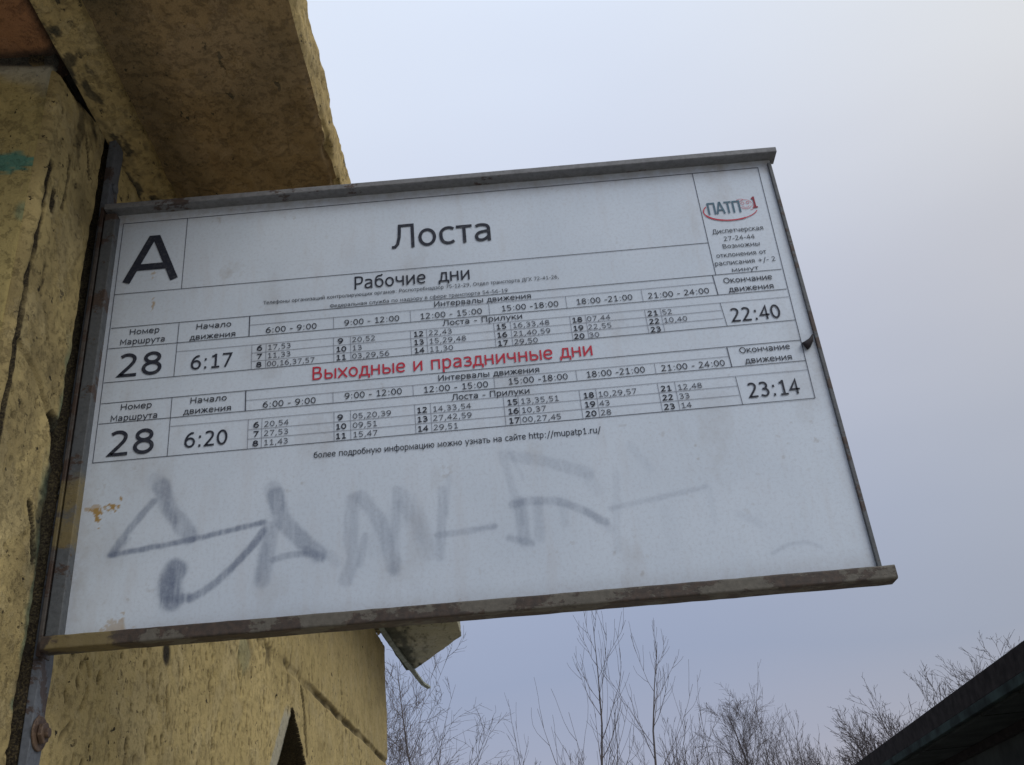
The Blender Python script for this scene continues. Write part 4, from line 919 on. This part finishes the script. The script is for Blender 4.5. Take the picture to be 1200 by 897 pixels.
kk = MB(); kk.v += [(0.036, -2.4, 2.47), (3.1, -2.4, 2.47), (3.1, 5.2, 2.47), (0.036, 5.2, 2.47), (0.036, -2.4, 2.495), (1.5, -2.4, 2.56), (3.1, -2.4, 2.50), (0.036, 5.2, 2.495), (1.5, 5.2, 2.56), (3.1, 5.2, 2.50)]
kk.f += [(0, 1, 2, 3), (4, 7, 8, 5), (5, 8, 9, 6), (0, 4, 5, 6, 1), (3, 2, 9, 8, 7), (0, 3, 7, 4), (1, 6, 9, 2)]
kk.build('roof', M_KROOF, kio)
for yy in (-2.4, 5.165):
    kk = MB(); kk.box(0.0355, 3.10, yy, yy + 0.035, 2.404, 2.4685); kk.build('end_board', M_KFASC, kio)

# ---------------------------------------------------------------- bare trees
def grow(mb_t, mb_c, rr, p, dirv, length, rad, level, maxlev, up, spread, wig, nchild, minr=0.004, droop=0.0, bl=1.0):
    n = 7 if level == 0 else 5
    pts = [Vector(p)]; rads = [rad]; d = Vector(dirv).normalized()
    for i in range(n):
        d = (d + Vector((rr.gauss(0, wig), rr.gauss(0, wig), rr.gauss(0, wig * 0.6))) + Vector((0, 0, up - droop * level * 0.5 * (i / n)))).normalized()
        pts.append(pts[-1] + d * (length / n)); rads.append(max(rad * (1 - (i + 1) / n * 0.93), minr * 0.6))
    (mb_t if level == 0 else mb_c).tube(pts, rads, 6 if level == 0 else (4 if level == 1 else 3), False)
    if level >= maxlev: return
    nc = nchild[level]
    for c in range(nc):
        s = (0.28 if level == 0 else 0.15) + (0.97 - (0.28 if level == 0 else 0.15)) * (c + rr.random() * 0.8) / nc
        i = min(int(s * n), n - 1); f = s * n - i
        q = pts[i].lerp(pts[i + 1], f); td = (pts[i + 1] - pts[i]).normalized()
        a = rr.uniform(0, 2 * pi); u = td.cross(Vector((cos(a), sin(a), 0.2))).normalized()
        sp_ = spread[level] * rr.uniform(0.7, 1.25)
        nd = (td * cos(sp_) + u * sin(sp_)).normalized()
        r0 = rads[i] * (1 - f) + rads[i + 1] * f
        ln = length * rr.uniform(0.32, 0.58) * ((1.25 - s * 0.95) * bl if level == 0 else (1.15 - s * 0.55))
        grow(mb_t, mb_c, rr, q, nd, ln, max(r0 * rr.uniform(0.32, 0.5), minr), level + 1, maxlev, up, spread, wig * 1.15, nchild, minr, droop, bl)
def tree(name, x, y, h, seed, label, cat='tree', group=None, rad=None, up=0.06, spread=(0.6, 0.6, 0.6, 0.6), wig=0.07, nchild=(16, 7, 4, 3), maxlev=3, lean=(0, 0), minr=0.006, droop=0.0, bl=1.0):
    rr = random.Random(seed); root = empty(name, (x, y, 0)); tag(root, label, cat, group)
    mt_, mc_ = MB(), MB()
    grow(mt_, mc_, rr, (0, 0, 0), (lean[0], lean[1], 1), h, rad or h * 0.012, 0, maxlev, up, spread, wig, nchild, minr, droop, bl)
    mt_.build('trunk', M_BARK, root, True); mc_.build('crown', M_TWIG, root, True)
    return root
def shrub(name, x, y, h, seed, label, cat='shrub', group=None, stems=7, fan=0.35, lean=0.0, minr=0.006, nchild=(9, 5, 3), spread=(0.5, 0.6, 0.6), wig=0.09):
    rr = random.Random(seed); root = empty(name, (x, y, 0)); tag(root, label, cat, group)
    mt_, mc_ = MB(), MB()
    for s in range(stems):
        a = 2 * pi * s / stems + rr.random(); r = 0.25 * rr.random()
        grow(mt_, mc_, rr, (r * cos(a), r * sin(a), 0), (fan * cos(a) * rr.random() + lean, fan * sin(a) * rr.random(), 1), h * rr.uniform(0.72, 1.0), h * 0.007, 0, 3, 0.05, spread, wig, nchild, minr)
    mt_.build('stem', M_BARK, root, True); mc_.build('twigs', M_TWIG, root, True)
    return root
GT = 'bare trees beyond the timetable'
tree('bare_tree', -3.9, 30, 9.1, 11, 'bushy bare tree with curving branches behind the end of the yellow wall', group=GT, rad=0.13, up=0.045, spread=(0.95, 0.7, 0.6, 0.6), wig=0.14, nchild=(30, 12, 7, 4), lean=(0.03, 0), minr=0.0065)
tree('bare_tree', -3.7, 28, 8.6, 15, 'thin crooked bare tree leaning right, tallest beside the wall end', group=GT, rad=0.08, up=0.04, spread=(0.75, 0.7, 0.6, 0.6), wig=0.11, nchild=(16, 7, 5, 3), lean=(0.16, 0), minr=0.006)
tree('slender_tree', 0.98, 30, 9.45, 23, 'tall slender bare sapling, left one of the tallest pair below the board', group=GT, rad=0.075, up=0.17, spread=(0.72, 0.5, 0.45, 0.4), wig=0.08, nchild=(19, 5, 3), maxlev=2, minr=0.0075, bl=0.85)
tree('slender_tree', 2.62, 30, 9.2, 31, 'tall slender bare sapling, right one of the tallest pair below the board', group=GT, rad=0.075, up=0.17, spread=(0.72, 0.5, 0.45, 0.4), wig=0.08, nchild=(19, 5, 3), maxlev=2, minr=0.0075, bl=0.85)
tree('slender_tree', -0.25, 31, 7.2, 37, 'short thin sapling left of the tallest pair', group=GT, rad=0.045, up=0.12, spread=(0.5, 0.4, 0.4, 0.4), wig=0.05, nchild=(8, 3, 2), maxlev=2, minr=0.006)
tree('slender_tree', 4.60, 29, 6.7, 41, 'thin leaning sapling left of the round crowned tree', group=GT, rad=0.04, up=0.08, spread=(0.35, 0.4, 0.4, 0.4), wig=0.05, nchild=(6, 2, 1), maxlev=2, lean=(-0.04, 0), minr=0.006)
tree('round_tree', 6.2, 32, 6.95, 47, 'round crowned bare tree with dense fine twigs', group=GT, rad=0.11, up=0.04, spread=(0.62, 0.60, 0.65, 0.6), wig=0.10, nchild=(30, 11, 8, 6), minr=0.0048, droop=0.05, bl=1.05)
tree('slender_tree', 6.75, 31, 7.7, 53, 'bare pole like sapling rising right of the round crowned tree', group=GT, rad=0.04, up=0.09, spread=(0.32, 0.4, 0.4, 0.4), wig=0.035, nchild=(6, 2, 1), maxlev=2, lean=(-0.02, 0), minr=0.006)
tree('slender_tree', 7.35, 30, 6.7, 59, 'small forked sapling just left of the roadside shrubs', group=GT, rad=0.045, up=0.10, spread=(0.45, 0.4, 0.4, 0.4), wig=0.06, nchild=(8, 3, 2), maxlev=2, minr=0.006)
GS = 'twiggy shrubs above the kiosk eave'
sh = [(8.1, 30, 5.75, 61, 'low twiggy shrub at the left foot of the kiosk eave'), (9.1, 29, 5.85, 67, 'twiggy shrub second from the left above the eave'), (10.1, 29.5, 6.2, 71, 'wide twiggy shrub midway up the kiosk eave'),
      (11.3, 29, 6.9, 73, 'tall twiggy shrub right of the midway one above the eave'), (12.6, 29.5, 7.6, 79, 'tallest twiggy shrub near the upper part of the eave'), (14.0, 30, 7.6, 83, 'rightmost twiggy shrub just showing over the eave')]
sh += [(11.8, 29, 7.3, 111, 'twiggy shrub squeezed in front, just left of the tallest one'), (9.6, 31, 6.2, 101, 'small dense twiggy shrub between the second and the midway one'), (10.7, 31, 6.8, 103, 'small dense twiggy shrub between the midway one and the tall one'), (11.9, 31, 7.3, 107, 'small dense twiggy shrub between the tall one and the tallest one')]
for x, y, h, s, lb in sh:
    shrub('bare_shrub', x, y, h, s, lb, group=GS, stems=8, fan=0.30, lean=-0.05, minr=0.0075, wig=0.13, nchild=(13, 6, 3))
GL = 'low brushwood tops along the bottom of the picture'
lo = [(5.0, 33, 6.3, 'brushwood top under the left side of the round crown'), (7.9, 32, 6.2, 'brushwood top touching the foot of the kiosk eave'), (-0.9, 30, 5.5, 'brushwood top nearest the wall'), (0.9, 32, 5.9, 'brushwood top between the short sapling and the tallest pair'), (2.3, 31, 6.1, 'brushwood top between the tallest pair'), (3.9, 32, 6.2, 'brushwood top right of the tallest pair'), (7.0, 33, 6.3, 'brushwood top beneath the pole like sapling')]
for i, (x, y, h, lb) in enumerate(lo):
    shrub('bare_shrub', x, y, h * 1.04, 90 + i * 3, lb, group=GL, stems=10, fan=0.20, nchild=(9, 4, 2), spread=(0.35, 0.45, 0.5), wig=0.06, minr=0.006)
